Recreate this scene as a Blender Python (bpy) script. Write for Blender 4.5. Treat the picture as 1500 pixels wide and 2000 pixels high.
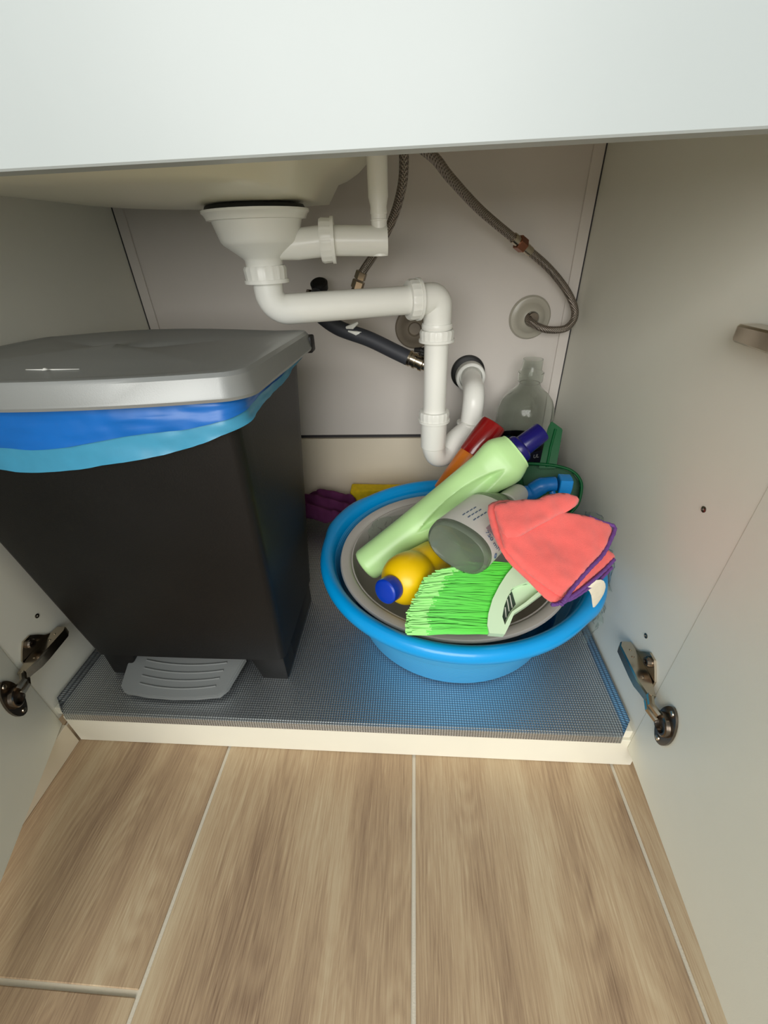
import bpy, bmesh, math, random
from mathutils import Vector, Matrix, noise
from mathutils.geometry import delaunay_2d_cdt
random.seed(7)
for o in list(bpy.data.objects): bpy.data.objects.remove(o, do_unlink=True)
SC = bpy.context.scene
COL = SC.collection

# ------------------------------------------------------------------ camera
YAW, PITCH, ROLL, FPX = -0.08407614, 0.57539967, 0.04037534, 810.96
CAM = Vector((0, -0.3405, 0.678))
FW = Vector((math.sin(YAW)*math.cos(PITCH), math.cos(YAW)*math.cos(PITCH), -math.sin(PITCH)))
_r = Vector((math.cos(YAW), -math.sin(YAW), 0)); _d = FW.cross(_r)
RT = _r*math.cos(ROLL) + _d*math.sin(ROLL)
DN = _d*math.cos(ROLL) - _r*math.sin(ROLL)
cd = bpy.data.cameras.new('camera'); cam = bpy.data.objects.new('camera', cd); COL.objects.link(cam)
cd.sensor_fit = 'VERTICAL'; cd.sensor_height = 24; cd.lens = FPX/2000*24; cd.clip_start = 0.01
m = Matrix.Identity(4)
for i in range(3):
    m[i][0] = RT[i]; m[i][1] = -DN[i]; m[i][2] = -FW[i]; m[i][3] = CAM[i]
cam.matrix_world = m
SC.camera = cam

# ------------------------------------------------------------------ light
w = bpy.data.worlds.new('world'); SC.world = w; w.use_nodes = True
bg = w.node_tree.nodes['Background']; bg.inputs[0].default_value = (0.93, 1.0, 0.97, 1); bg.inputs[1].default_value = 0.5
def area(name, loc, target, sx, sy, energy, colr):
    l = bpy.data.lights.new(name, 'AREA'); l.shape = 'RECTANGLE'; l.size = sx; l.size_y = sy; l.energy = energy; l.color = colr
    o = bpy.data.objects.new(name, l); COL.objects.link(o); o.location = loc
    o.rotation_euler = (Vector(target)-Vector(loc)).to_track_quat('-Z', 'Y').to_euler()
    return o
area('window_light', (-0.35, -2.5, 1.35), (0, 0.3, 0.35), 2.0, 1.5, 72, (1.0, 0.985, 0.95))
SC.view_settings.view_transform = 'Standard'; SC.view_settings.look = 'None'
SC.view_settings.gamma = 1; SC.view_settings.use_curve_mapping = False
SC.view_settings.exposure = 0.12

# ------------------------------------------------------------------ helpers
def ray(px, py): return FW + RT*((px-750)/FPX) + DN*((py-1000)/FPX)
def P(px, py, val, ax=1):
    v = ray(px, py); t = (val-CAM[ax])/v[ax]; return CAM + v*t
class Plane:
    def __init__(s, a, b, c):
        s.o = a; s.n = (b-a).cross(c-a).normalized()
        if s.n.dot(CAM-a) < 0: s.n = -s.n
        s.u = (b-a).normalized(); s.v = s.n.cross(s.u)
    def at(s, px, py):
        v = ray(px, py); return CAM + v*((s.o-CAM).dot(s.n)/v.dot(s.n))
    @classmethod
    def pn(cls, p, n):
        n = Vector(n).normalized(); u = n.orthogonal().normalized(); q = cls(p, p+u, p+n.cross(u))
        if q.n.dot(CAM-p) < 0: q.n = -q.n; q.v = q.n.cross(q.u)
        return q
    def shift(s, h):
        q = Plane(s.o, s.o+s.u, s.o+s.v); q.o = s.o+s.n*h; q.u = s.u; q.v = s.v; q.n = s.n; return q
    def uv(s, p): d = p-s.o; return Vector((d.dot(s.u), d.dot(s.v)))
    def pt(s, q, h=0): return s.o + s.u*q[0] + s.v*q[1] + s.n*h
def lin(c):
    return tuple(((x/255)/12.92 if x/255 <= 0.04045 else ((x/255+0.055)/1.055)**2.4) for x in c)+(1,)
MATS = {}
def mat(name, rgb, rough=0.5, metal=0.0, spec=0.5, trans=0.0, ior=1.45, var=0.0, vscale=30, bump=0.0, bscale=200, sss=0.0, coat=0.0, sheen=0.0, alpha=1.0):
    mt = bpy.data.materials.new(name); mt.use_nodes = True; nt = mt.node_tree
    b = nt.nodes['Principled BSDF']; c = lin(rgb)
    b.inputs['Base Color'].default_value = c; b.inputs['Roughness'].default_value = rough
    b.inputs['Metallic'].default_value = metal; b.inputs['Specular IOR Level'].default_value = spec
    b.inputs['Transmission Weight'].default_value = trans; b.inputs['IOR'].default_value = ior
    b.inputs['Coat Weight'].default_value = coat; b.inputs['Alpha'].default_value = alpha
    if sheen: b.inputs['Sheen Weight'].default_value = sheen
    if sss:
        b.inputs['Subsurface Weight'].default_value = sss; b.inputs['Subsurface Radius'].default_value = (.01, .01, .01); b.inputs['Subsurface Scale'].default_value = 0.3
    tc = nt.nodes.new('ShaderNodeTexCoord')
    n = nt.nodes.new('ShaderNodeTexNoise'); n.inputs['Scale'].default_value = vscale; n.inputs['Detail'].default_value = 4
    nt.links.new(tc.outputs['Object'], n.inputs['Vector'])
    mx = nt.nodes.new('ShaderNodeMix'); mx.data_type = 'RGBA'
    k = max(var, 0.015)
    mx.inputs[6].default_value = tuple(x*(1-k) for x in c[:3])+(1,); mx.inputs[7].default_value = tuple(min(1, x*(1+k)) for x in c[:3])+(1,)
    nt.links.new(n.outputs['Fac'], mx.inputs[0]); nt.links.new(mx.outputs[2], b.inputs['Base Color'])
    if bump:
        n2 = nt.nodes.new('ShaderNodeTexNoise'); n2.inputs['Scale'].default_value = bscale; n2.inputs['Detail'].default_value = 3
        nt.links.new(tc.outputs['Object'], n2.inputs['Vector'])
        bp = nt.nodes.new('ShaderNodeBump'); bp.inputs['Strength'].default_value = bump; bp.inputs['Distance'].default_value = 0.001
        nt.links.new(n2.outputs['Fac'], bp.inputs['Height']); nt.links.new(bp.outputs[0], b.inputs['Normal'])
    MATS[name] = mt
    return mt
def N(nt, t, **kw):
    n = nt.nodes.new(t)
    for k, v in kw.items(): setattr(n, k, v)
    return n
def mth(nt, op, a, b=None, c=None):
    n = nt.nodes.new('ShaderNodeMath'); n.operation = op
    for i, x in enumerate((a, b, c)):
        if x is None: continue
        if isinstance(x, (int, float)): n.inputs[i].default_value = x
        else: nt.links.new(x, n.inputs[i])
    return n.outputs[0]

def link(name, bm, mt, parent=None, smooth=True, ang=35):
    me = bpy.data.meshes.new(name); bm.normal_update(); bm.to_mesh(me); bm.free()
    if smooth:
        for p in me.polygons: p.use_smooth = True
        me.set_sharp_from_angle(angle=math.radians(ang))
    for x in (mt if isinstance(mt, (list, tuple)) else [mt]): me.materials.append(x)
    o = bpy.data.objects.new(name, me); COL.objects.link(o)
    if parent: adopt(o, parent)
    return o
def adopt(o, p):
    o.parent = p
    pw = p.location.copy(); q = p.parent
    while q: pw += q.location; q = q.parent
    if p.type == 'EMPTY' or p.parent: o.location = -pw if p.type == 'EMPTY' else (0, 0, 0)
def tag(o, label=None, cat=None, group=None, kind=None):
    if label: o['label'] = label
    if cat: o['category'] = cat
    if group: o['group'] = group
    if kind: o['kind'] = kind
    return o
def thing(name, label, cat, loc, group=None):
    o = bpy.data.objects.new(name, None); COL.objects.link(o); o.location = loc; o.empty_display_size = 0.03
    return tag(o, label, cat, group)
def recenter(o):
    me = o.data; c = sum((v.co for v in me.vertices), Vector())/len(me.vertices)
    me.transform(Matrix.Translation(-c)); o.location = o.location + c
    return o

def box(bm, lo, hi, bev=0.0, seg=2, mtx=None):
    r = bmesh.ops.create_cube(bm, size=1)
    lo = Vector(lo); hi = Vector(hi); c = (lo+hi)/2; s = hi-lo
    vs = r['verts']
    for v in vs: v.co = Vector((v.co.x*s.x, v.co.y*s.y, v.co.z*s.z)) + c
    if bev:
        es = list({e for v in vs for e in v.link_edges})
        rr = bmesh.ops.bevel(bm, geom=es, offset=bev, segments=seg, affect='EDGES', profile=0.5)
        vs = list({v for f in rr['faces'] for v in f.verts} | {v for v in vs if v.is_valid})
    if mtx is not None:
        for v in vs: v.co = mtx @ v.co
    return vs
def frame(d, up=Vector((0, 0, 1))):
    d = d.normalized()
    if abs(d.dot(up)) > 0.98: up = Vector((1, 0, 0))
    x = up.cross(d).normalized(); y = d.cross(x)
    return x, y, d
def smooth_path(pts, n=8):
    pts = [Vector(p) for p in pts]; out = []
    for i in range(len(pts)-1):
        p0 = pts[max(i-1, 0)]; p1 = pts[i]; p2 = pts[i+1]; p3 = pts[min(i+2, len(pts)-1)]
        for k in range(n):
            t = k/n
            out.append(0.5*((2*p1)+(p2-p0)*t+(2*p0-5*p1+4*p2-p3)*t*t+(3*p1-p0-3*p2+p3)*t**3))
    out.append(pts[-1]); return out
def fillet(pts, r, n=8):
    pts = [Vector(p) for p in pts]; out = [pts[0]]
    for i in range(1, len(pts)-1):
        a, b, c = pts[i-1], pts[i], pts[i+1]
        u = (a-b); v = (c-b); ang = u.angle(v); k = min(r/math.tan(ang/2), u.length*.49, v.length*.49)
        s = b+u.normalized()*k; e = b+v.normalized()*k
        for j in range(n+1):
            t = j/n; out.append(s*(1-t)**2+b*2*t*(1-t)+e*t*t) if False else None
        # circular arc
        rr = k*math.tan(ang/2); bis = (u.normalized()+v.normalized()).normalized(); cen = b+bis*(rr/math.sin(ang/2))
        sa = s-cen; ea = e-cen; tot = sa.angle(ea); ax = sa.cross(ea).normalized()
        for j in range(n+1): out.append(cen + Matrix.Rotation(tot*j/n, 3, ax) @ sa)
    out.append(pts[-1]); return out
def tube(bm, path, rad, seg=16, cap=True, flat=1.0):
    path = [Vector(p) for p in path]; n = len(path)
    rs = rad if isinstance(rad, (list, tuple)) else [rad]*n
    d0 = (path[1]-path[0]).normalized(); x, y, _ = frame(d0); rings = []
    for i, p in enumerate(path):
        d = (path[min(i+1, n-1)]-path[max(i-1, 0)]).normalized()
        x = (x - d*x.dot(d)).normalized(); y = d.cross(x)
        rings.append([bm.verts.new(p + (x*math.cos(a)+y*flat*math.sin(a))*rs[i]) for a in [2*math.pi*k/seg for k in range(seg)]])
    for i in range(n-1):
        for k in range(seg):
            bm.faces.new((rings[i][k], rings[i][(k+1) % seg], rings[i+1][(k+1) % seg], rings[i+1][k]))
    if cap: bm.faces.new(rings[0][::-1]); bm.faces.new(rings[-1])
    return rings
def lathe(bm, o, d, prof, seg=32, cap=True, up=Vector((0, 0, 1)), rx=1.0, ry=1.0, fn=None, a0=0.0):
    """prof: (t along axis, radius)"""
    x, y, d = frame(Vector(d), up); o = Vector(o); rings = []
    for t, r in prof:
        ring = []
        for k in range(seg):
            a = a0+2*math.pi*k/seg; rr = r*(fn(t, a) if fn else 1)
            ring.append(bm.verts.new(o + d*t + x*rr*rx*math.cos(a) + y*rr*ry*math.sin(a)))
        rings.append(ring)
    for i in range(len(rings)-1):
        for k in range(seg):
            bm.faces.new((rings[i][k], rings[i][(k+1) % seg], rings[i+1][(k+1) % seg], rings[i+1][k]))
    if cap:
        bm.faces.new(rings[0][::-1]); bm.faces.new(rings[-1])
    return rings
def superr(n):
    return lambda t, a: (abs(math.cos(a))**n+abs(math.sin(a))**n)**(-1/n)
def resample(poly, step):
    out = []
    for i in range(len(poly)):
        a, b = poly[i], poly[(i+1) % len(poly)]; k = max(1, int(round((b-a).length/step)))
        out += [a+(b-a)*(j/k) for j in range(k)]
    return out
def chaikin(poly, n=2):
    for _ in range(n):
        poly = [q for i in range(len(poly)) for q in (poly[i]*.75+poly[(i+1) % len(poly)]*.25, poly[i]*.25+poly[(i+1) % len(poly)]*.75)]
    return poly
def inside(p, poly):
    c = False; j = len(poly)-1
    for i in range(len(poly)):
        a, b = poly[i], poly[j]
        if (a[1] > p[1]) != (b[1] > p[1]) and p[0] < (b[0]-a[0])*(p[1]-a[1])/(b[1]-a[1])+a[0]: c = not c
        j = i
    return c
def edist(p, poly):
    best = 9
    for i in range(len(poly)):
        a, b = poly[i], poly[(i+1) % len(poly)]; ab = b-a; L = ab.length_squared
        t = 0 if L == 0 else max(0, min(1, (p-a).dot(ab)/L)); best = min(best, (p-a-ab*t).length)
    return best
def puffy(bm, pl, pxs, step=0.004, thick=0.004, rnd=0.006, lift=0.0, wob=0.0, wf=25, rounds=1, bottom=True, hfn=None, seed=0):
    """a padded sheet over an outline: rounded folded edges, thickness on both sides"""
    poly = [pl.uv(pl.at(*q)) for q in pxs]
    if rounds: poly = chaikin(poly, rounds)
    poly = resample(poly, step)
    pts = list(poly); nb = len(pts)
    x0 = min(p[0] for p in poly); x1 = max(p[0] for p in poly); y0 = min(p[1] for p in poly); y1 = max(p[1] for p in poly)
    yy = y0; row = 0
    while yy < y1:
        xx = x0+(row % 2)*step/2
        while xx < x1:
            q = Vector((xx, yy))
            if inside(q, poly) and edist(q, poly) > step*.55: pts.append(q)
            xx += step
        yy += step*.866; row += 1
    vo, eo, fo, *_ = delaunay_2d_cdt(pts, [(i, (i+1) % nb) for i in range(nb)], [], 1, 1e-6)
    def H(q):
        d = edist(q, poly); e = min(1, d/rnd); h = math.sqrt(max(0, 1-(1-e)**2))
        z = noise.noise(Vector((q[0]*wf+seed, q[1]*wf, seed*1.7)))*wob + noise.noise(Vector((q[0]*wf*2.7, q[1]*wf*2.7+seed, 3.1)))*wob*.35
        b = hfn(q) if hfn else 0
        return h, z+b
    hs = [H(q) for q in vo]
    top = [bm.verts.new(pl.pt(q, lift+hh*thick+zz)) for q, (hh, zz) in zip(vo, hs)]
    bot = [bm.verts.new(pl.pt(q, lift-hh*thick+zz)) if hh > 0.02 else top[i] for i, (q, (hh, zz)) in enumerate(zip(vo, hs))] if bottom else None
    for f in fo:
        try: bm.faces.new([top[i] for i in f])
        except ValueError: pass
        if bottom:
            try: bm.faces.new([bot[i] for i in reversed(f)])
            except ValueError: pass
    return poly
def prism(bm, pts, ext):
    """closed outline (world points) extruded by vector ext"""
    a = [bm.verts.new(p) for p in pts]; b = [bm.verts.new(p+ext) for p in pts]; n = len(pts)
    bm.faces.new(a); bm.faces.new(b[::-1])
    for i in range(n): bm.faces.new((a[i], b[i], b[(i+1) % n], a[(i+1) % n]))
def text_mesh(name, s, size, mt, parent, origin, xdir, ydir, lift=0.0006, depth=0.0002):
    cu = bpy.data.curves.new(name, 'FONT'); cu.body = s; cu.size = size; cu.extrude = depth; cu.align_x = 'CENTER'; cu.align_y = 'CENTER'
    t = bpy.data.objects.new(name, cu); COL.objects.link(t)
    bpy.context.view_layer.update()
    me = bpy.data.meshes.new_from_object(t.evaluated_get(bpy.context.evaluated_depsgraph_get()))
    bpy.data.objects.remove(t, do_unlink=True)
    x = xdir.normalized(); z = x.cross(ydir).normalized(); y = z.cross(x)
    M = Matrix.Identity(4)
    for i in range(3): M[i][0] = x[i]; M[i][1] = y[i]; M[i][2] = z[i]; M[i][3] = origin[i]+z[i]*lift
    me.transform(M); me.materials.clear(); me.materials.append(mt); me.name = name
    o = bpy.data.objects.new(name, me); COL.objects.link(o); adopt(o, parent); return o

# ------------------------------------------------------------------ materials
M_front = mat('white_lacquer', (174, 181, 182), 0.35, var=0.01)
M_inner = mat('grey_white_melamine', (232, 231, 220), 0.42, bump=0.05, bscale=900)
M_door = mat('door_melamine', (234, 235, 224), 0.45, bump=0.05, bscale=900)
M_back = mat('back_board', (212, 205, 198), 0.5)
M_rail = mat('beige_board', (228, 216, 194), 0.55)
M_plinth = mat('ivory_board', (240, 236, 220), 0.4)
M_dark = mat('dark_gap', (60, 58, 60), 0.8)
M_grout = mat('pale_grout', (218, 210, 192), 0.9, bump=0.3, bscale=600)
M_ceram = mat('sink_ceramic', (232, 228, 206), 0.3)
M_pvc = mat('white_plastic_pipe', (238, 238, 232), 0.28, var=0.01)
M_rubber = mat('black_rubber', (16, 16, 16), 0.5)
M_hose = mat('dark_grey_rubber', (52, 54, 60), 0.55, var=0.1)
M_nick = mat('nickel', (190, 178, 160), 0.22, metal=1.0)
M_nickd = mat('dark_nickel', (120, 110, 100), 0.25, metal=1.0)
M_brass = mat('reddish_brass', (150, 100, 80), 0.35, metal=1.0)
M_ros = mat('milky_plastic', (205, 200, 185), 0.3, trans=0.35)
M_rosd = mat('dull_taupe_plastic', (136, 126, 112), 0.45)
M_bin = mat('black_plastic', (16, 15, 15), 0.45, spec=0.35, var=0.55, vscale=9, bump=0.15, bscale=500)
M_lid = mat('grey_silver_plastic', (138, 140, 139), 0.38, metal=0.3, bump=0.06, bscale=900)
M_pedal = mat('grey_plastic', (128, 131, 131), 0.45)
M_bagd = mat('blue_film', (8, 98, 180), 0.35, var=0.12, vscale=40)
M_bagl = mat('pale_blue_film', (62, 142, 176), 0.35, var=0.12, vscale=60)
M_blue = mat('blue_plastic', (0, 156, 230), 0.3, coat=0.2, var=0.02)
M_grey = mat('warm_grey_plastic', (190, 185, 179), 0.4, var=0.03)
M_lime = mat('pale_green_plastic', (196, 238, 166), 0.32, sss=0.1)
M_navy = mat('navy_plastic', (22, 18, 98), 0.25)
M_red = mat('dark_red_plastic', (134, 14, 16), 0.22, coat=0.4)
M_orange = mat('orange_label', (200, 110, 30), 0.35, var=0.2)
M_clear = mat('clear_plastic', (236, 240, 236), 0.04, trans=1.0, ior=1.25)
M_liquid = mat('tinted_clear_plastic', (150, 162, 144), 0.1, trans=0.62, ior=1.2)
M_film = mat('clear_film', (215, 228, 215), 0.12, trans=0.9, ior=1.1, alpha=0.42)
M_navylab = mat('navy_label', (14, 16, 44), 0.4)
M_white = mat('white_print', (205, 208, 215), 0.5)
M_label = mat('white_label', (226, 226, 220), 0.4, var=0.02)
M_print = mat('grey_blue_print', (90, 110, 140), 0.5)
M_mauve = mat('mauve_fine_print', (172, 150, 160), 0.5, var=0.6, vscale=500)
M_gpan = mat('dark_green_plastic', (0, 82, 40), 0.42, spec=0.3)
M_trig = mat('azure_plastic', (14, 110, 185), 0.3)
M_collar = mat('white_collar_plastic', (215, 214, 205), 0.35)
M_yellow = mat('yellow_plastic', (250, 205, 8), 0.32, sss=0.1)
M_cap = mat('royal_blue_plastic', (8, 56, 176), 0.3)
M_brist = mat('neon_green_bristle', (92, 214, 72), 0.35)
M_tip = mat('pale_bristle_tip', (158, 236, 132), 0.5)
M_head = mat('mint_plastic', (205, 232, 196), 0.35)
M_coral = mat('coral_microfibre', (250, 108, 102), 0.95, var=0.08, vscale=120, bump=0.9, bscale=1400, sheen=0.3)
M_edge = mat('purple_thread', (106, 66, 138), 0.8, var=0.3, vscale=500, bump=0.8, bscale=900)
M_purple = mat('plum_cloth', (98, 38, 84), 0.9, var=0.15, bump=0.8, bscale=900)
M_ycloth = mat('yellow_cloth', (228, 196, 20), 0.85, var=0.25, vscale=90, bump=0.6, bscale=600)
M_pad = mat('green_scourer', (14, 70, 34), 0.95, var=0.5, vscale=260, bump=1.0, bscale=500)
M_paper = mat('cream_paper', (228, 220, 200), 0.7, var=0.08, vscale=200)

def wood_material():
    mt = bpy.data.materials.new('oak_look_tile'); mt.use_nodes = True; nt = mt.node_tree; b = nt.nodes['Principled BSDF']; L = nt.links.new
    tc = N(nt, 'ShaderNodeTexCoord'); oi = N(nt, 'ShaderNodeObjectInfo')
    off = N(nt, 'ShaderNodeCombineXYZ'); L(mth(nt, 'MULTIPLY', oi.outputs['Random'], 31.0), off.inputs[0]); L(mth(nt, 'MULTIPLY', oi.outputs['Random'], 17.0), off.inputs[1])
    add = N(nt, 'ShaderNodeVectorMath', operation='ADD'); L(tc.outputs['Object'], add.inputs[0]); L(off.outputs[0], add.inputs[1])
    def nz(sx, sy, det, dist=0.0, rough=.5):
        mp = N(nt, 'ShaderNodeMapping'); mp.inputs['Scale'].default_value = (sx, sy, 1); L(add.outputs[0], mp.inputs[0])
        n = N(nt, 'ShaderNodeTexNoise'); n.inputs['Scale'].default_value = 1; n.inputs['Detail'].default_value = det; n.inputs['Distortion'].default_value = dist; n.inputs['Roughness'].default_value = rough
        L(mp.outputs[0], n.inputs['Vector']); return n.outputs['Fac']
    big = nz(13, 1.6, 3, 0.5); fine = nz(560, 16, 5, 0.6, .7); ring = nz(9, 1.5, 2, 0.2); mott = nz(45, 18, 4)
    rings = mth(nt, 'SINE', mth(nt, 'MULTIPLY', ring, 260.0))
    msk = nz(9, 1.0, 1)
    mk = N(nt, 'ShaderNodeMapRange'); mk.inputs[1].default_value = .46; mk.inputs[2].default_value = .58; L(msk, mk.inputs[0])
    v = mth(nt, 'ADD', mth(nt, 'MULTIPLY', big, 1.3), mth(nt, 'MULTIPLY', mth(nt, 'SUBTRACT', fine, .5), .85))
    v = mth(nt, 'ADD', v, mth(nt, 'MULTIPLY', mth(nt, 'MULTIPLY', rings, mk.outputs[0]), -.045))
    v = mth(nt, 'ADD', v, mth(nt, 'MULTIPLY', mth(nt, 'SUBTRACT', mott, .5), .12))
    cr = N(nt, 'ShaderNodeValToRGB'); e = cr.color_ramp.elements
    e[0].position = .3; e[0].color = lin((126, 101, 80)); e[1].position = .95; e[1].color = lin((204, 184, 152))
    for p, c in ((.5, (160, 134, 107)), (.68, (182, 156, 125))):
        k = cr.color_ramp.elements.new(p); k.color = lin(c)
    L(v, cr.inputs[0]); L(cr.outputs[0], b.inputs['Base Color']); b.inputs['Roughness'].default_value = .42; b.inputs['Specular IOR Level'].default_value = .4
    bp = N(nt, 'ShaderNodeBump'); bp.inputs['Strength'].default_value = .25; bp.inputs['Distance'].default_value = .001
    L(mth(nt, 'ADD', fine, mth(nt, 'MULTIPLY', mth(nt, 'MULTIPLY', rings, mk.outputs[0]), .3)), bp.inputs['Height']); L(bp.outputs[0], b.inputs['Normal'])
    return mt
M_wood = wood_material()
def tray_material():
    mt = bpy.data.materials.new('embossed_aluminium'); mt.use_nodes = True; nt = mt.node_tree; b = nt.nodes['Principled BSDF']; L = nt.links.new
    tc = N(nt, 'ShaderNodeTexCoord'); sp = N(nt, 'ShaderNodeSeparateXYZ'); L(tc.outputs['Object'], sp.inputs[0])
    k = 2*math.pi/0.0038
    h = mth(nt, 'MULTIPLY', mth(nt, 'SINE', mth(nt, 'MULTIPLY', sp.outputs[0], k)), mth(nt, 'SINE', mth(nt, 'MULTIPLY', mth(nt, 'ADD', sp.outputs[1], sp.outputs[2]), k)))
    sx = mth(nt, 'POWER', mth(nt, 'ABSOLUTE', mth(nt, 'SINE', mth(nt, 'MULTIPLY', sp.outputs[0], k/2))), .5)
    sy = mth(nt, 'POWER', mth(nt, 'ABSOLUTE', mth(nt, 'SINE', mth(nt, 'MULTIPLY', mth(nt, 'ADD', sp.outputs[1], sp.outputs[2]), k/2))), .5)
    h = mth(nt, 'MULTIPLY', sx, sy)
    bp = N(nt, 'ShaderNodeBump'); bp.inputs['Strength'].default_value = .75; bp.inputs['Distance'].default_value = .0006; L(h, bp.inputs['Height']); L(bp.outputs[0], b.inputs['Normal'])
    mx = N(nt, 'ShaderNodeMix', data_type='RGBA'); mx.inputs[6].default_value = lin((92, 98, 104)); mx.inputs[7].default_value = lin((228, 232, 234)); L(h, mx.inputs[0]); L(mx.outputs[2], b.inputs['Base Color'])  # emboss highlights put into the colour: pale cell tops, dark grooves between
    b.inputs['Metallic'].default_value = .85; b.inputs['Roughness'].default_value = .27
    return mt
M_tray = tray_material()
def braid_material():
    mt = bpy.data.materials.new('steel_braid'); mt.use_nodes = True; nt = mt.node_tree; b = nt.nodes['Principled BSDF']; L = nt.links.new
    tc = N(nt, 'ShaderNodeTexCoord'); hs = []
    for d in ((1, .3, 1), (-1, .3, 1), (1, .3, -1)):
        dp = N(nt, 'ShaderNodeVectorMath', operation='DOT_PRODUCT'); L(tc.outputs['Object'], dp.inputs[0]); dp.inputs[1].default_value = d
        hs.append(mth(nt, 'SINE', mth(nt, 'MULTIPLY', dp.outputs['Value'], 1700)))
    h = mth(nt, 'MAXIMUM', hs[0], hs[1])
    bp = N(nt, 'ShaderNodeBump'); bp.inputs['Strength'].default_value = .6; bp.inputs['Distance'].default_value = .0006; L(h, bp.inputs['Height']); L(bp.outputs[0], b.inputs['Normal'])
    mr = N(nt, 'ShaderNodeMapRange'); mr.inputs[1].default_value = -1; L(h, mr.inputs[0])
    mx = N(nt, 'ShaderNodeMix', data_type='RGBA'); mx.inputs[6].default_value = lin((70, 60, 52)); mx.inputs[7].default_value = lin((160, 150, 140)); L(mr.outputs[0], mx.inputs[0]); L(mx.outputs[2], b.inputs['Base Color'])
    b.inputs['Metallic'].default_value = .85; b.inputs['Roughness'].default_value = .35
    return mt
M_braid = braid_material()
def ringed_material(name, rgb):
    mt = mat(name, rgb, .36, sss=.1); nt = mt.node_tree; b = nt.nodes['Principled BSDF']
    tc = N(nt, 'ShaderNodeTexCoord'); sp = N(nt, 'ShaderNodeSeparateXYZ'); nt.links.new(tc.outputs['Object'], sp.inputs[0])
    h = mth(nt, 'SINE', mth(nt, 'MULTIPLY', sp.outputs[2], 2*math.pi/.0042))
    bp = N(nt, 'ShaderNodeBump'); bp.inputs['Strength'].default_value = .3; bp.inputs['Distance'].default_value = .0006
    nt.links.new(h, bp.inputs['Height']); nt.links.new(bp.outputs[0], b.inputs['Normal']); return mt
M_bluebody = ringed_material('blue_ringed_plastic', (70, 170, 230))

# ------------------------------------------------------------------ cabinet shell
XL, XR, YB, ZS = -0.56, 0.313, 0.58, 0.086
floor = thing('floor', None, None, (0, 0, 0)); floor['kind'] = 'structure'
bm = bmesh.new(); box(bm, (-2.6, -2.6, -0.05), (2.6, 0.7, -0.003)); g = link('grout_bed', bm, M_grout, floor, smooth=False)
JO = 0.0055
cols = [(-0.5955, -0.2960), (-0.2960, 0.0030), (0.0030, 0.3035), (0.3035, 0.603), (0.603, .9025), (.9025, 1.2), (1.2, 1.5)]
cuts = {0: (-1.465, -0.265, 0.62), 1: (-1.9, -0.70, 0.62), 2: (-2.2, -1.0, .2, .62), 3: (-1.6, -.55, .62), 4: (-1.4, -.3, .6), 5: (-1.9, -.7, .6), 6: (-1.4, -.2, .6)}
for ci, (a, b_) in enumerate(cols):
    ys = cuts[ci]
    for j in range(len(ys)-1):
        bm = bmesh.new(); box(bm, (a+JO/2, ys[j]+JO/2, -0.008), (b_-JO/2, ys[j+1]-JO/2, 0.0), .0008, 1)
        o = link('floor_tile', bm, M_wood, floor, smooth=False); recenter(o)
for ci in range(5):
    a = -0.5955-(ci+1)*.2995
    for ys in ((-1.9, -.7), (-.7, .5)):
        bm = bmesh.new(); box(bm, (a+JO/2, ys[0]+JO/2, -0.008), (a+.2995-JO/2, ys[1]-JO/2, 0.0), .0008, 1)
        recenter(link('floor_tile', bm, M_wood, floor, smooth=False))

cab = thing('sink_cabinet', 'open white sink cabinet with both doors swung out over wood-look floor', 'cabinet', (0, 0.29, 0))
def slab(name, lo, hi, mt, parent, bev=.0008, lab=None):
    bm = bmesh.new(); box(bm, lo, hi, bev, 1); o = link(name, bm, mt, parent, smooth=False)
    if lab: o['label'] = lab
    return o
slab('side_panel', (XL-.018, 0, .06), (XL, YB+.012, .87), M_inner, cab)
slab('side_panel', (XR, 0, .06), (XR+.018, YB+.012, .87), M_inner, cab, .0002)
slab('back_panel', (XL, YB, .297), (XR, YB+.008, .87), M_back, cab)
slab('back_rail', (XL, YB-.002, ZS), (XR, YB+.008, .288), M_rail, cab, lab='beige lower back board')
slab('back_gap_strip', (XL, YB+.006, .28), (XR, YB+.012, .30), M_dark, cab, lab='dark gap strip')
for x0, x1 in ((XL+.0005, XL+.021), (XR-.021, XR-.0005)):
    slab('corner_batten', (x0, YB-.004, ZS), (x1, YB, .87), M_back, cab)
    xs = XL if x0 < 0 else XR-.0022
    slab('corner_seam', (xs, YB-.0046, ZS), (xs+.0022, YB-.004, .87), M_dark, cab, 0)
slab('bottom_board', (XL, .004, ZS-.018), (XR, YB, ZS-.002), M_plinth, cab)
slab('plinth', (-.5505, 0.0, 0.0004), (XR+.018, .016, .0675), M_plinth, cab, lab='ivory plinth board')
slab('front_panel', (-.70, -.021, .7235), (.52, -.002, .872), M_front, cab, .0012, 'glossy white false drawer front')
# thin dark seams where side panels meet battens
# screws on panels
def disc_screw(c, nrm, parent, r=.0035, name='screw'):
    bm = bmesh.new(); lathe(bm, c, nrm, [(-.001, r), (.0008, r), (.0012, r*.8), (.0012, r*.5), (-.0005, r*.35)], 16)
    return link(name, bm, M_nickd, parent)
disc_screw(Vector((XR, *P(1375, 995, XR, 0)[1:])), (-1, 0, 0), cab)
disc_screw(Vector((XR, *P(1262, 1242, XR, 0)[1:])), (-1, 0, 0), cab)
disc_screw(Vector((XL, *P(72, 1203, XL, 0)[1:])), (1, 0, 0), cab)
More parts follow.
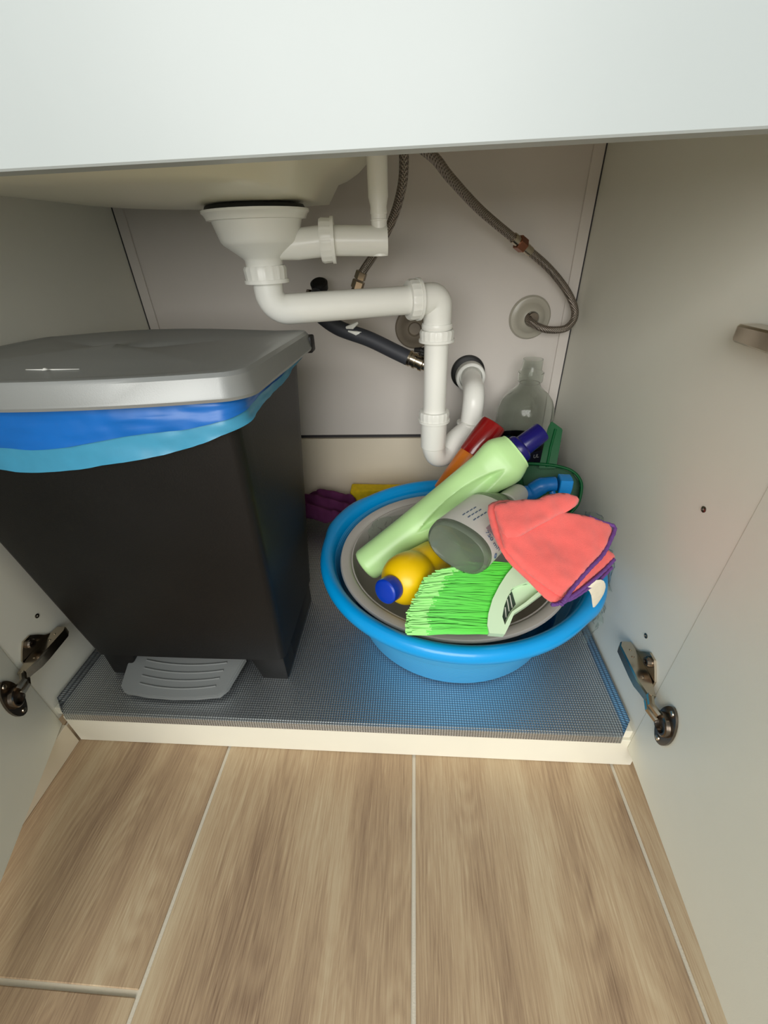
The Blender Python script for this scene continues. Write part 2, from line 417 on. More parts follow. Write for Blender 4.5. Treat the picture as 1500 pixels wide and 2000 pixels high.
# doors
DR0 = Vector((XR-.0005, -.0004, 0)); DR1 = Vector((XR-.026, -.447, 0))
DL0 = Vector((-.5585, -.0015, 0)); DL1 = Vector((-.412, -.424, 0))
def door(a, b, side):
    d = (b-a); L = d.length; d.normalize(); out = Vector((d.y, -d.x, 0))
    if out.x*side < 0: out = -out
    M = Matrix.Identity(4)
    for i in range(3): M[i][0] = d[i]; M[i][1] = out[i]; M[i][2] = (0, 0, 1)[i]; M[i][3] = a[i]
    bm = bmesh.new(); box(bm, (0, 0, .05), (L, .018, .72), .0004, 1, M); return link('door', bm, M_door, cab, smooth=False), M, d, out
doorR, MR, dR, oR = door(DR0, DR1, 1)
doorL, ML, dL, oL = door(DL0, DL1, -1)

def hinge(side, z, YA=.075, low=True):
    """side +1 right panel. arm lies along Y on the panel, cup sits in the door"""
    X = XR if side > 0 else XL; s = -side          # s: direction into the cabinet
    h = thing('concealed_hinge', None, None, (X, .05, z)); del_keys(h)
    h.parent = cab; h.location = Vector((X, .05, z))-cab.location
    def bx(name, lo, hi, bev, mt=M_nick):
        bm = bmesh.new(); a = [X+s*lo[0], lo[1], z+lo[2]]; b = [X+s*hi[0], hi[1], z+hi[2]]
        if a[0] > b[0]: a[0], b[0] = b[0], a[0]
        box(bm, a, b, bev, 2); return sub(name, bm, mt)
    def sub(name, bm, mt):
        o = link(name, bm, mt, ang=30); o.parent = h; o.location = -Vector((X, .05, z)); return o
    # mounting plate with two wings
    bm = bmesh.new()
    out = [(.024, -.006), (.030, -.016), (.038, -.024), (.048, -.024), (.056, -.016), (.066, -.008), (.080, -.006), (.080, .006), (.070, .012), (.062, .022), (.052, .032), (.040, .032), (.032, .022), (.024, .010)]
    prism(bm, [Vector((X+s*.0003, y-.016, z+q)) for y, q in out], Vector((s*.0025, 0, 0)))
    sub('mounting_plate', bm, M_nick)
    bm = bmesh.new(); lathe(bm, (X+s*.0028, .029, z+.0225), (s, 0, 0), [(0, .0072), (.0035, .0070), (.0055, .0055), (.0055, .0030), (.0020, .0024)], 20); sub('plate_screw', bm, M_nickd)
    bm = bmesh.new(); lathe(bm, (X+s*.0028, .029, z-.0185), (s, 0, 0), [(0, .0045), (.002, .0042), (.0028, .003)], 16); sub('plate_screw', bm, M_nickd)
    # arm: U channel, tapering at the far end
    bm = bmesh.new()
    sec = [(YA, .003, .017, .0065), (YA-.008, .003, .0215, .0075), (.026, .003, .0225, .0085), (.012, .004, .0225, .0080), (.001, .006, .0200, .0072), (-.010, .008, .0180, .0065)]
    rings = []
    for y, x0, x1, w in sec:
        b = .0018
        pr = [(x0, -w), (x1-b, -w), (x1, -w+b), (x1, w-b), (x1-b, w), (x0, w)]
        rings.append([bm.verts.new(Vector((X+s*px, y, z+pz))) for px, pz in pr])
    for i in range(len(rings)-1):
        for k in range(6): bm.faces.new((rings[i][k], rings[i][(k+1) % 6], rings[i+1][(k+1) % 6], rings[i+1][k]))
    bm.faces.new(rings[0]); bm.faces.new(rings[-1][::-1]); bmesh.ops.recalc_face_normals(bm, faces=bm.faces)
    sub('hinge_arm', bm, M_nick)
    for yy, xx_ in ((.060, .010), (.048, .012), (.016, .013)):
        bm = bmesh.new(); lathe(bm, (X+s*xx_, yy, z+.0068), (0, 0, 1), [(0, .0019), (.0016, .0018), (.002, .001)], 12); sub('adjusting_screw', bm, M_nick)
    # links to cup
    M, d, out_, D0 = (MR, dR, oR, DR0) if side > 0 else (ML, dL, oL, DL0)
    cc = D0 + d*.032; cc = Vector((cc.x, cc.y, z-.011))
    inn = -out_
    a0 = Vector((X+s*.014, -.008, z)); a1 = cc+inn*.010+Vector((0, 0, .006))
    for q in (.0052, -.0052):
        bm = bmesh.new(); tube(bm, [a0+Vector((0, 0, q)), (a0*.5+a1*.5)+Vector((0, 0, q))+inn*.004, a1+Vector((0, 0, q))], [.0044]*3, 8, True); sub('hinge_link', bm, M_nick)
    bm = bmesh.new(); tube(bm, [a0+Vector((0, 0, -.0095)), a0+Vector((0, 0, .0095))], .0032, 12); sub('link_pin', bm, M_nick)
    # cup flange plate: rounded crescent standing on the door
    bm = bmesh.new(); pts = []
    for k in range(28):
        t = 2*math.pi*k/28
        u = .019*math.cos(t); v = .0335*math.sin(t)
        if u < 0: u *= .45+.35*abs(math.cos(t))
        pts.append(cc + d*(u+.004) + Vector((0, 0, v)) + inn*.0004)
    prism(bm, pts, inn*.0028)
    lathe(bm, cc+d*.004+inn*.003, inn, [(0, .0150), (.0045, .0142), (.0056, .0125), (.0056, .0105), (.0010, .0095)], 28)
    bmesh.ops.recalc_face_normals(bm, faces=bm.faces)
    sub('hinge_cup', bm, M_nickd)
    for q in (.026, -.026):
        bm = bmesh.new(); lathe(bm, cc+d*.006+Vector((0, 0, q))+inn*.003, inn, [(0, .0038), (.0014, .0034), (.0018, .002)], 12); sub('cup_screw', bm, M_nick)
    return h
def del_keys(h):
    for k in ('label', 'category'):
        if k in h: del h[k]
hinge(1, .183); hinge(-1, .183); hinge(1, .598, YA=.092); hinge(-1, .625)

# neighbouring joinery beyond the cabinet
slab('countertop', (-1.6, -.04, .875), (1.6, .60, .905), M_plinth, None); tag(bpy.data.objects['countertop'], 'ivory worktop resting over the sink cabinet', 'countertop')
left = thing('corner_cabinet', 'cabinet run with ivory plinth turning the corner left of the sink cabinet', 'cabinet', (-.9, -.6, 0))
slab('plinth', (-.567, -1.5, .0004), (-.5515, -.0022, .0485), M_rail, left)
slab('body', (-1.2, -1.5, .08), (-.60, -.03, .87), M_inner, left)
right = thing('neighbour_cabinet', 'closed white base cabinet to the right of the sink cabinet', 'cabinet', (.65, .3, 0))
slab('body', (XR+.022, .002, .07), (.93, YB, .87), M_inner, right)
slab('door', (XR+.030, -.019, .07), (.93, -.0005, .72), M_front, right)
slab('plinth', (XR+.022, .02, .0004), (.93, .036, .069), M_plinth, right)
wall = slab('wall_back', (-2.6, .62, -.05), (2.6, .72, 2.4), M_plinth, None); wall['kind'] = 'structure'

# ------------------------------------------------------------------ aluminium tray mat
bm = bmesh.new()
x0, x1, y0, y1, z = XL+.004, XR-.004, -.003, YB-.012, ZS
ch = .012; t = .0012
inner = [Vector((x0+.012, y0+.002, z)), Vector((x1-.012, y0+.002, z)), Vector((x1-.009, y0+.014, z)), Vector((x1-.009, y1, z)), Vector((x0+.009, y1, z)), Vector((x0+.009, y0+.014, z))]
outer = [Vector((x0+.018, y0-.002, z-.001)), Vector((x1-.014, y0-.002, z-.001)), Vector((x1, y0+.016, z+.011)), Vector((x1, y1+.006, z+.011)), Vector((x0, y1+.006, z+.011)), Vector((x0, y0+.016, z+.011))]
a = [bm.verts.new(v) for v in inner]; b = [bm.verts.new(v) for v in outer]
bm.faces.new(a)
for i in range(6): bm.faces.new((a[i], b[i], b[(i+1) % 6], a[(i+1) % 6]))
e1 = bm.verts.new(outer[0]+Vector((0, -.001, -.013))); e2 = bm.verts.new(outer[1]+Vector((0, -.001, -.013)))
bm.faces.new((b[0], e1, e2, b[1]))
bmesh.ops.recalc_face_normals(bm, faces=bm.faces)
r = bmesh.ops.solidify(bm, geom=list(bm.faces), thickness=.0008)
o = link('drip_mat', bm, M_tray, None, smooth=False)
tag(o, 'embossed aluminium drip mat lining the cabinet floor', 'mat')

# ------------------------------------------------------------------ sink bowl
SX, SY = -.199, .29
bm = bmesh.new()
def sink_z(x, y):
    d = math.hypot((x-SX)*.75, y-SY); return .7222 + min(d*d*.28, .026)
bx0, bx1, by0, by1 = XL+.002, -.040, .012, .565
nx, ny = 44, 44; R = .085; grid = []
def bowl(u, v):
    # u,v in [0,1]; roll the rim up at the edges
    x = bx0+(bx1-bx0)*u; y = by0+(by1-by0)*v
    return x, y
rings = []
def rr_pt(k, n, ins):
    # rounded rectangle perimeter point
    w = (bx1-bx0)/2-ins; h = (by1-by0)/2-ins; cx = (bx0+bx1)/2; cy = (by0+by1)/2; c = max(.165-ins, .010)
    per = []
    for qx, qy, a0 in ((1, 1, 0), (-1, 1, 90), (-1, -1, 180), (1, -1, 270)):
        for j in range(n//4):
            a = math.radians(a0+90*j/(n//4-1)); per.append((cx+qx*(w-c)+c*math.cos(a), cy+qy*(h-c)+c*math.sin(a)))
    return per
n = 128
levels = [(0.0, .868), (0.0, .80)] + [(R*(1-math.cos(t_*math.pi/16)), None if t_ == 8 else .7495+R*(1-math.sin(t_*math.pi/16))) for t_ in range(1, 9)]
for ins, zz in levels:
    per = rr_pt(0, n, ins); rings.append([bm.verts.new((x, y, zz if zz is not None else sink_z(x, y))) for x, y in per])
for s_ in (.8, .6, .4, .2, .06):
    cx = SX; cy = SY; per = rr_pt(0, n, R)
    rings.append([bm.verts.new((cx+(x-cx)*s_, cy+(y-cy)*s_, sink_z(cx+(x-cx)*s_, cy+(y-cy)*s_))) for x, y in per])
for i in range(len(rings)-1):
    for k in range(n):
        bm.faces.new((rings[i][k], rings[i][(k+1) % n], rings[i+1][(k+1) % n], rings[i+1][k]))
bm.faces.new(rings[-1])
bmesh.ops.recalc_face_normals(bm, faces=bm.faces)
o = link('sink_bowl', bm, M_ceram, None, ang=60); tag(o, 'underside of the cream ceramic sink bowl above the drain', 'sink')

# ------------------------------------------------------------------ drain assembly
dr = thing('sink_drain', 'white plastic sink strainer, pipes and bottle-neck trap under the bowl', 'drain pipe', (SX, SY, .5))
def zat(px, py, y): return P(px, py, y).z
def zbin(y_px):  # height on strainer axis for a pixel row
    return P(500+ (y_px-408)*.16, y_px, SY).z
up = Vector((0, 0, 1)); dn = Vector((0, 0, -1))
z0 = .7175
bm = bmesh.new(); lathe(bm, (SX, SY, z0+.004), dn, [(0, .060), (.0035, .062), (.0045, .062)], 48); link('gasket', bm, M_rubber, dr)
zf = zbin(435)
bm = bmesh.new(); lathe(bm, (SX, SY, z0), dn, [(0, .055), (.0004, .066), (.003, .0662), (.005, .0640), (.0085, .0620), (.0105, .0615), (.0112, .055)], 48); link('strainer_flange', bm, M_pvc, dr)
h1 = z0-zbin(472); h2 = z0-zbin(508); h3 = z0-zbin(524)
bm = bmesh.new(); lathe(bm, (SX, SY, z0), dn, [(.010, .0560), (.013, .0555), (h1-.003, .0505), (h1, .0495), (h1+.003, .0470), (h2-.003, .0268), (h2, .0245), (h3, .0238)], 48); link('strainer_body', bm, M_pvc, dr)
def nut(c, d, r=.0285, w=.018, name='coupling_nut', lobes=18):
    bm = bmesh.new(); d = Vector(d).normalized()
    f = lambda t, a: 1+.035*(1 if math.sin(a*lobes) > .2 else 0)
    lathe(bm, Vector(c)-d*w/2, d, [(0, r*.84), (.0, r*.97), (.003, r), (w*.78, r), (w*.78, r*1.07), (w, r*1.07), (w, r*.84)], 108, fn=lambda t, a: f(t, a) if .0001 < t < w*.77 else 1)
    return link(name, bm, M_pvc, dr, ang=25)
zn = zbin(536); nut((SX, SY, zn), dn, .0275, .020)
# bend and horizontal pipe
H0 = Vector((SX+.004, SY, P(530, 603, SY).z)); H1 = Vector((.036, .378, P(853, 592, .378).z))
H0.z = .6035; H1.z = .6035
bm = bmesh.new(); tube(bm, fillet([(SX, SY, zn+.004), (SX+.0, SY, H0.z), H1+(H0-H1).normalized()*.012], .040, 10), .0197, 28); link('bend_pipe', bm, M_pvc, dr, ang=60)
hd = (H1-H0).normalized()
nc = P(803, 592, .368); nut(H1-hd*.040, hd, .0275, .018)
# elbow
zN2 = P(855, 655, .378).z
bm = bmesh.new(); tube(bm, fillet([H1-hd*.046, H1, (H1.x, H1.y, zN2)], .012, 8), .0222, 28)
link('elbow_fitting', bm, M_pvc, dr, ang=60)
nut((H1.x, H1.y, zN2), dn, .0268, .018)
bm = bmesh.new(); lathe(bm, (H1.x, H1.y, zN2+.018), dn, [(0, .024), (.002, .0246), (.006, .0246), (.008, .0238)], 36); link('socket_collar', bm, M_pvc, dr)
VX, VY = H1.x, H1.y
zN3 = P(851, 812, VY).z; zS = P(850, 872, VY).z
bm = bmesh.new(); tube(bm, [(VX, VY, zN2), (VX, VY, zN3)], .0197, 28); link('riser_pipe', bm, M_pvc, dr)
nut((VX, VY, zN3), dn, .0262, .019)
bm = bmesh.new(); lathe(bm, (VX, VY, zN3), dn, [(0, .0235), (zN3-zS-.001, .0230), (zN3-zS, .0218)], 32); link('trap_socket', bm, M_pvc, dr)
T1 = Vector((.112, .455, P(915, 835, .455).z))
zb = P(858, 890, .385).z
bm = bmesh.new(); tube(bm, smooth_path([(VX, VY, zS+.012), (VX, VY, zS-.002), (VX+.008, VY+.008, zS-.022), (VX+.026, VY+.024, zS-.027), (VX+.044, VY+.044, zS-.008), T1*.75+Vector((VX+.044, VY+.044, zS-.008))*.25, T1, T1+Vector((0.002, 0.003, .012))], 6), .0205, 28); link('trap_bend', bm, M_pvc, dr, ang=60)
nut(T1+Vector((.001, .001, .002)), (.05, .06, 1), .0262, .018)
zE = P(917, 757, .50).z
bm = bmesh.new(); tube(bm, fillet([T1, Vector((T1.x+.004, T1.y+.004, zE)), Vector((T1.x+.008, YB-.002, zE+.006))], .028, 10), .0205, 28); link('outlet_elbow', bm, M_pvc, dr, ang=60)
WX = T1.x+.007
bm = bmesh.new(); lathe(bm, (WX, YB-.008, zE+.004), (0, -1, 0), [(0, .031), (.018, .030), (.0195, .028), (.0195, .024), (.010, .022)], 40); link('wall_sleeve', bm, M_pvc, dr)
bm = bmesh.new(); lathe(bm, (WX-.004, YB, zE+.009), (0, -1, 0), [(0, .036), (.006, .035), (.008, .031)], 40); o = link('wall_seal', bm, M_rubber, dr); o['label'] = 'black rubber wall seal'
# overflow branch
O1 = P(740, 471, .305); O0 = Vector((SX+.02, SY, O1.z))
bm = bmesh.new(); tube(bm, [O0, Vector((SX+.045, SY+.004, O1.z)), P(640, 470, .30)], [.0165, .0175, .0178], 28); link('side_branch', bm, M_pvc, dr)
bm = bmesh.new(); lathe(bm, (SX+.02, SY, O1.z+.004), (.045, 0, -.022), [(0, .006), (.055, .012)], 16)
bm.free()
bd = (O1-O0).normalized(); nut(P(640, 470, .30), bd, .0245, .0185)
bm = bmesh.new(); tube(bm, [P(636, 470, .30), O1+bd*.003, O1+bd*.011], [.0172, .0172, .0168], 28); link('overflow_elbow', bm, M_pvc, dr, ang=50)
RX, RY = O1.x, O1.y
rz = [P(741, 498, RY).z, P(741, 432, RY).z, P(740, 418, RY).z, P(739, 404, RY).z, P(738, 385, RY).z, .80]
bm = bmesh.new(); lathe(bm, (RX+.001, RY, O1.z-.0165), up, [(0, .0100), (.012, .0100), (rz[1]-O1.z+.0165, .0100), (rz[1]-O1.z+.0170, .0107), (rz[1]-O1.z+.0185, .0107), (rz[1]-O1.z+.019, .0100), (rz[2]-O1.z+.0165, .0100), (rz[2]-O1.z+.0170, .0107), (rz[2]-O1.z+.0185, .0107), (rz[3]-O1.z+.0165, .0102), (rz[4]-O1.z+.0165, .0124), (rz[5]-O1.z, .0128)], 28); link('overflow_riser', bm, M_pvc, dr)

# ------------------------------------------------------------------ hoses and wall rosettes
def hose(name, label, pts, r, mt, cat='hose', smooth_n=8):
    p = smooth_path(pts, smooth_n); c = p[len(p)//2]
    t_ = thing(name, label, cat, c); bm = bmesh.new(); tube(bm, p, r, 16); link('braided_sleeve' if mt is M_braid else 'sleeve', bm, mt, t_, ang=70); return t_, p
def hexnut(t_, a, d, r, w, mt=M_nick, name='nut'):
    bm = bmesh.new(); lathe(bm, a, d, [(0, r*.9), (.0008, r), (w-.0008, r), (w, r*.9)], 6); return link(name, bm, mt, t_, ang=20)
hr, p = hose('braided_hose', 'braided steel hose with brass joint curling to the right wall rosette',
     [P(770, 250, .30), P(845, 305, .36), P(880, 348, .40), P(940, 412, .46), P(1015, 475, .51), P(1070, 522, .54), P(1108, 570, .545), P(1123, 612, .54), P(1107, 640, .53), P(1070, 644, .53), P(1040, 632, .545), P(1030, 618, .565)], .0066, M_braid)
q = P(1017, 476, .51); dq = (P(1070, 522, .54)-P(940, 412, .46)).normalized()
hexnut(hr, q-dq*.008, dq, .0115, .017, M_brass, 'brass_nut')
bm = bmesh.new(); lathe(bm, q-dq*.020, dq, [(0, .0078), (.012, .0082)], 16); lathe(bm, q+dq*.009, dq, [(0, .0082), (.018, .0076)], 16); link('crimp_ring', bm, M_nick, hr)
hl, p = hose('braided_hose', 'braided steel hose hanging behind the white overflow pipe',
     [P(785, 260, .36), P(789, 310, .38), P(785, 365, .40), P(768, 425, .42), P(738, 485, .43), P(712, 525, .435), P(704, 540, .437)], .0066, M_braid)
q = P(706, 533, .437); dq = (P(696, 565, .44)-q).normalized()
hexnut(hl, q-dq*.002, dq, .0095, .012, M_nick); hexnut(hl, q+dq*.012, dq, .0105, .013, M_nick, 'hex_nut'); 
bm = bmesh.new(); lathe(bm, q+dq*.024, dq, [(0, .008), (.03, .008), (.03, .012), (.045, .012)], 20); link('tail_fitting', bm, M_nickd, hl)
bh, p = hose('appliance_hose', 'thick dark grey rubber hose clamped to the white riser pipe',
     [P(622, 575, .47), P(612, 592, .455), P(622, 612, .445), P(660, 640, .435), P(720, 662, .425), P(770, 686, .415), P(803, 702, .408)], .0128, M_hose)
q = P(801, 700, .408); dq = (P(838, 716, .398)-q).normalized()
bm = bmesh.new(); lathe(bm, q-dq*.002, dq, [(0, .0135), (.004, .0138), (.0045, .0120), (.010, .0120), (.0105, .0136), (.014, .0136), (.0145, .0115), (.021, .0115), (.0215, .0132), (.027, .0132), (.028, .010), (.034, .010)], 24); link('metal_connector', bm, M_nick, bh)
bm = bmesh.new(); kp = P(826, 688, .392); lathe(bm, kp, (.2, -.9, .3), [(-.006, .007), (.004, .0075), (.006, .005)], 12); tube(bm, [kp+Vector((-.014, 0, .004)), kp+Vector((-.004, -.003, .004)), kp+Vector((.010, -.002, -.002))], [.0035, .005, .0035], 10); link('tap_handle', bm, M_rubber, bh)
bm = bmesh.new(); e = q+dq*.030; lathe(bm, e, dq, [(0, .0092), (.016, .0092), (.017, .006)], 20); o = link('hose_spigot', bm, M_pvc, bh); o['label'] = 'white plastic spigot'
bm = bmesh.new(); sp_ = P(690, 643, .425)
for a_, b_ in (((676, 640), (699, 630)), ((680, 647), (712, 650))):
    pp = [P(*a_, .4205), P((a_[0]+b_[0])/2, (a_[1]+b_[1])/2+3, .4195), P(*b_, .4205)]; tube(bm, pp, [.002, .0045, .002], 8)
o = link('torn_tape', bm, M_label, bh); o['label'] = 'white torn tape scrap'
kn = thing('stop_valve', 'dark stop valve knob showing just above the white cross pipe', 'valve', P(628, 566, .50))
bm = bmesh.new(); lathe(bm, P(628, 576, .52), (0, -.5, .8), [(0, .008), (.012, .008), (.013, .015), (.024, .016), (.027, .012)], 20); link('valve_knob', bm, M_rubber, kn)
bm = bmesh.new(); tube(bm, [P(628, 576, .52), P(628, 580, .58)], .008, 16); tube(bm, [P(600, 572, .50), P(625, 575, .515)], .006, 12); link('valve_body', bm, M_nickd, kn)
for (px, py, nm) in ((1034, 620, 'milky round rosette around the right braided hose'), (810, 640, 'grey round rosette half hidden behind the pipe elbow')):
    c = P(px, py, YB); t_ = thing('wall_rosette', nm, 'rosette', c)
    bm = bmesh.new(); lathe(bm, (c.x, YB-.0005, c.z), (0, -1, 0), [(0, .040), (.003, .040), (.006, .037), (.007, .030), (.010, .026), (.018, .020), (.020, .014), (.014, .011)], 48)
    link('rosette_disc', bm, M_ros if px > 900 else M_rosd, t_)
    if px > 900:
        bm = bmesh.new(); lathe(bm, (c.x+.002, YB-.008, c.z+.002), (0, -1, 0), [(0, .009), (.012, .010), (.016, .0095)], 20); link('pipe_stub', bm, M_nickd, t_)

# ------------------------------------------------------------------ pedal bin
bn = thing('pedal_bin', 'tall black pedal bin with grey lid standing on the left of the mat', 'bin', (-.355, .16, ZS))
BZ0, BZ1 = ZS+.001, .555
def bin_corners(f):
    # f 0 bottom .. 1 top -> x0,x1,y0,y1
    return (-.502-.034*f, -.200+.030*f, .066-.036*f, .250+.040*f)
def rrect(x0, x1, y0, y1, c, n=6, bow=0.0):
    out = []
    for cx, cy, a0 in ((x1-c, y1-c, 0), (x0+c, y1-c, 90), (x0+c, y0+c, 180), (x1-c, y0+c, 270)):
        for j in range(n+1):
            a = math.radians(a0+90*j/n); x = cx+c*math.cos(a); y = cy+c*math.sin(a)
            out.append((x, y))
    res = []
    for i in range(len(out)):
        a, b = out[i], out[(i+1) % len(out)]; res.append(a)
        L = math.hypot(b[0]-a[0], b[1]-a[1])
        if L > .05:
            for j in range(1, 12): res.append((a[0]+(b[0]-a[0])*j/12, a[1]+(b[1]-a[1])*j/12))
    mid = (x0+x1)/2; hw = (x1-x0)/2; my = (y0+y1)/2
    return [(x, y-(bow*(1-((x-mid)/hw)**2) if y < my else 0)) for x, y in res]
bm = bmesh.new(); rings = []
FZ = .055/(BZ1-BZ0)
for f in (FZ, FZ+.004, .3, .6, .9, 1.0):
    c = bin_corners(f); rings.append([bm.verts.new((x, y, BZ0+(BZ1-BZ0)*f)) for x, y in rrect(*c, .012, bow=.014*f)])
n = len(rings[0])
for i in range(len(rings)-1):
    for k in range(n): bm.faces.new((rings[i][k], rings[i][(k+1) % n], rings[i+1][(k+1) % n], rings[i+1][k]))
bm.faces.new(rings[0][::-1]); bm.faces.new(rings[-1]); link('body', bm, M_bin, bn, ang=40)
# skirt under the body: sides and two front feet, open at the front for the pedal
for nm, (xa, xb, ya, yb) in (('front_foot', (-.500, -.466, .067, .11)), ('front_foot', (-.244, -.201, .067, .11)), ('side_skirt', (-.500, -.488, .105, .249)), ('side_skirt', (-.212, -.201, .105, .249)), ('rear_skirt', (-.49, -.21, .235, .249))):
    bm = bmesh.new(); vs = box(bm, (xa, ya, BZ0), (xb, yb, BZ0+.058), .003, 2)
    if nm == 'front_foot':
        for v in vs:
            k = (v.co.z-BZ0)/.058
            if xa > -.4 and v.co.x < (xa+xb)/2: v.co.x -= .014*k
            if xa < -.4 and v.co.x > (xa+xb)/2: v.co.x += .022*k
    link(nm, bm, M_bin, bn, ang=40)
bm = bmesh.new(); box(bm, (-.45, .09, BZ0+.03), (-.27, .11, BZ0+.056), .002, 1); link('pedal_recess', bm, M_bin, bn)
# lid: shallow box with sloped rim, slightly domed and dished top
bm = bmesh.new(); rings = []
lx0, lx1, ly0, ly1 = -.556, -.147, .020, .302
LZ = .5635
prof = [(0.0, 0.0), (-.0010, .003), (0.0, .005), (.003, .021), (.006, .0245), (.012, .0252), (.020, .0240), (.035, .0232)]
for ins, h in prof:
    rings.append([bm.verts.new((x, y, LZ+h+(.006 if y < .1 else -.002)*0+(-.012*(y-.014)/.288) + (.006*math.sin(min(1, max(0, (-.2-x)/.33))*math.pi) if y > .2 else 0)*(h/.025))) for x, y in rrect(lx0+ins, lx1-ins, ly0+ins*.8, ly1-ins, max(.024-ins, .006), bow=.030)])
n = len(rings[0])
for i in range(len(rings)-1):
    for k in range(n): bm.faces.new((rings[i][k], rings[i][(k+1) % n], rings[i+1][(k+1) % n], rings[i+1][k]))
# top fill
cx, cy = (lx0+lx1)/2, (ly0+ly1)/2
prev = rings[-1]
for s_ in (.75, .5, .25, .05):
    ring = [bm.verts.new((cx+(v.co.x-cx)*s_, cy+(v.co.y-cy)*s_, v.co.z+(1-s_)*.003)) for v in rings[-1]]
    for k in range(n): bm.faces.new((prev[k], prev[(k+1) % n], ring[(k+1) % n], ring[k]))
    prev = ring
bm.faces.new(prev); bm.faces.new(rings[0][::-1]); lid = link('lid', bm, M_lid, bn, ang=28)
bm = bmesh.new()
for pts in (([(50, 722), (85, 722), (155, 721)]),):
    pl = [P(x, y, .5875, 2) for x, y in pts]; tube(bm, pl, [.0002, .0006, .0002], 6)
lathe(bm, P(88, 722, .5885, 2), up, [(0, .003), (.0014, .001)], 8)
o = link('lid_scratch', bm, M_label, bn); o['label'] = 'pale scratch and specks'
bm = bmesh.new(); box(bm, (-.160, .276, .548), (-.1455, .2985, .570), .002, 2); link('lid_hinge', bm, M_bin, bn)
# pedal
bm = bmesh.new()
py = [(.098, .030, -.458, -.286), (.106, .075, -.462, -.270)]
out = [(-.459, .032), (-.448, .022), (-.41, .0175), (-.371, .016), (-.333, .0175), (-.297, .022), (-.287, .032), (-.272, .082), (-.282, .092), (-.458, .092), (-.468, .082)]
zt = lambda y: BZ0+.016+(y-.016)*.24
a = [bm.verts.new((x, y, zt(y))) for x, y in out]; b = [bm.verts.new((x, y+(.003 if y < .04 else 0), zt(y)-.010)) for x, y in out]
tf = bm.faces.new(a); bm.faces.new(b[::-1])
for i in range(len(a)): bm.faces.new((a[i], b[i], b[(i+1) % len(a)], a[(i+1) % len(a)]))
bmesh.ops.recalc_face_normals(bm, faces=bm.faces)
bmesh.ops.bevel(bm, geom=[e for e in bm.edges if len(e.link_faces) == 2 and tf in e.link_faces], offset=.0018, segments=2, affect='EDGES')
pd = link('pedal', bm, M_pedal, bn, ang=40)
for i, yy in enumerate((.036, .048, .060, .0725)):
    bm = bmesh.new(); w = .062+.002*i
    tube(bm, [Vector((-.367+w*s_, yy-.006*(1-s_*s_), zt(yy-.006*(1-s_*s_))+.0004)) for s_ in [k/6-1 for k in range(13)]], .0013, 8); o = link('grip_rib', bm, M_pedal, bn)
bm = bmesh.new(); tube(bm, [(-.43, .088, BZ0+.040), (-.31, .088, BZ0+.040)], .0025, 8); o = link('pedal_rod', bm, M_nick, bn)
# bin bag folded over the rim
bag = thing('bin_bag', 'blue plastic bin bag folded over the rim under the grey lid', 'bag', (-.355, .16, .53))
def bag_strip(name, top, botf, off, mt, seed, curl=0.0):
    bm = bmesh.new(); c = bin_corners(1.0); per = rrect(c[0], c[1], c[2], c[3], .014, n=8, bow=.016)
    dense = [p_ for p_ in resample([Vector(p_) for p_ in per], .006)]
    n = len(dense); rows = 9; R_ = []
    cx, cy = (c[0]+c[1])/2, (c[2]+c[3])/2
    for j in range(rows):
        t_ = j/(rows-1); row = []
        for i, p_ in enumerate(dense):
            a_, b_ = dense[i-1], dense[(i+1) % n]; tn = (b_-a_).normalized(); nr = Vector((tn.y, -tn.x))
            zb_ = botf(p_); tz = top-.013*fr(p_); z_ = tz+(zb_-tz)*t_
            o_ = off + .0012*noise.noise(Vector((p_.x*9+seed, p_.y*9, z_*420))) + .0022*noise.noise(Vector((p_.x*22+seed, p_.y*22, z_*150))) + .0014*noise.noise(Vector((p_.x*60, p_.y*60+seed, z_*260))) + curl*t_
            row.append(bm.verts.new((p_.x+nr.x*o_, p_.y+nr.y*o_, z_)))
        R_.append(row)
    for j in range(rows-1):
        for i in range(n): bm.faces.new((R_[j][i], R_[j][(i+1) % n], R_[j+1][(i+1) % n], R_[j+1][i]))
    bmesh.ops.recalc_face_normals(bm, faces=bm.faces)
    bmesh.ops.solidify(bm, geom=list(bm.faces), thickness=.0006)
    return link(name, bm, mt, bag, ang=80)
def fr(p_): return max(0, min(1, (p_.y-.03)/.26))          # 0 at front, 1 at back
def hem(p_):
    x = max(0, min(1, (p_.x+.37)/.2)); return .5005 + .034*x*x + .010*fr(p_) + .0015*math.sin(p_.x*40+p_.y*30)
def fold(p_): return hem(p_)+.024-.012*max(0, min(1, (p_.x+.25)/.08))-.004*fr(p_)
bag_strip('bag_hem', .5605, hem, .0045, M_bagl, 3, .006)
bag_strip('bag_fold', .5615, fold, .0080, M_bagd, 11, .003)

# ------------------------------------------------------------------ blue basin
BC = Vector((.073, .235, 0)); ba = thing('washing_up_basin', 'large round blue plastic basin on the aluminium mat heaped with cleaning things', 'basin', (BC.x, BC.y, ZS))
def bump_r(a):
    k = 0
    for a0 in (math.radians(156), math.radians(-24)):
        d = abs((a-a0+math.pi) % (2*math.pi)-math.pi)
        k = max(k, .5*(1+math.tanh((math.radians(15)-d)*14)))
    return k
def basin(bm, prof, seg=128, bumps=()):
    rings = []
    for i, (r, z_) in enumerate(prof):
        ring = []
        for k in range(seg):
            a = 2*math.pi*k/seg; e = bump_r(a) if i in bumps else 0
            ring.append(bm.verts.new((BC.x+(r+.0065*e)*math.cos(a), BC.y+(r+.0065*e)*math.sin(a), z_)))
        rings.append(ring)
    for i in range(len(rings)-1):
        for k in range(seg): bm.faces.new((rings[i][k], rings[i][(k+1) % seg], rings[i+1][(k+1) % seg], rings[i+1][k]))
    return rings
bm = bmesh.new()
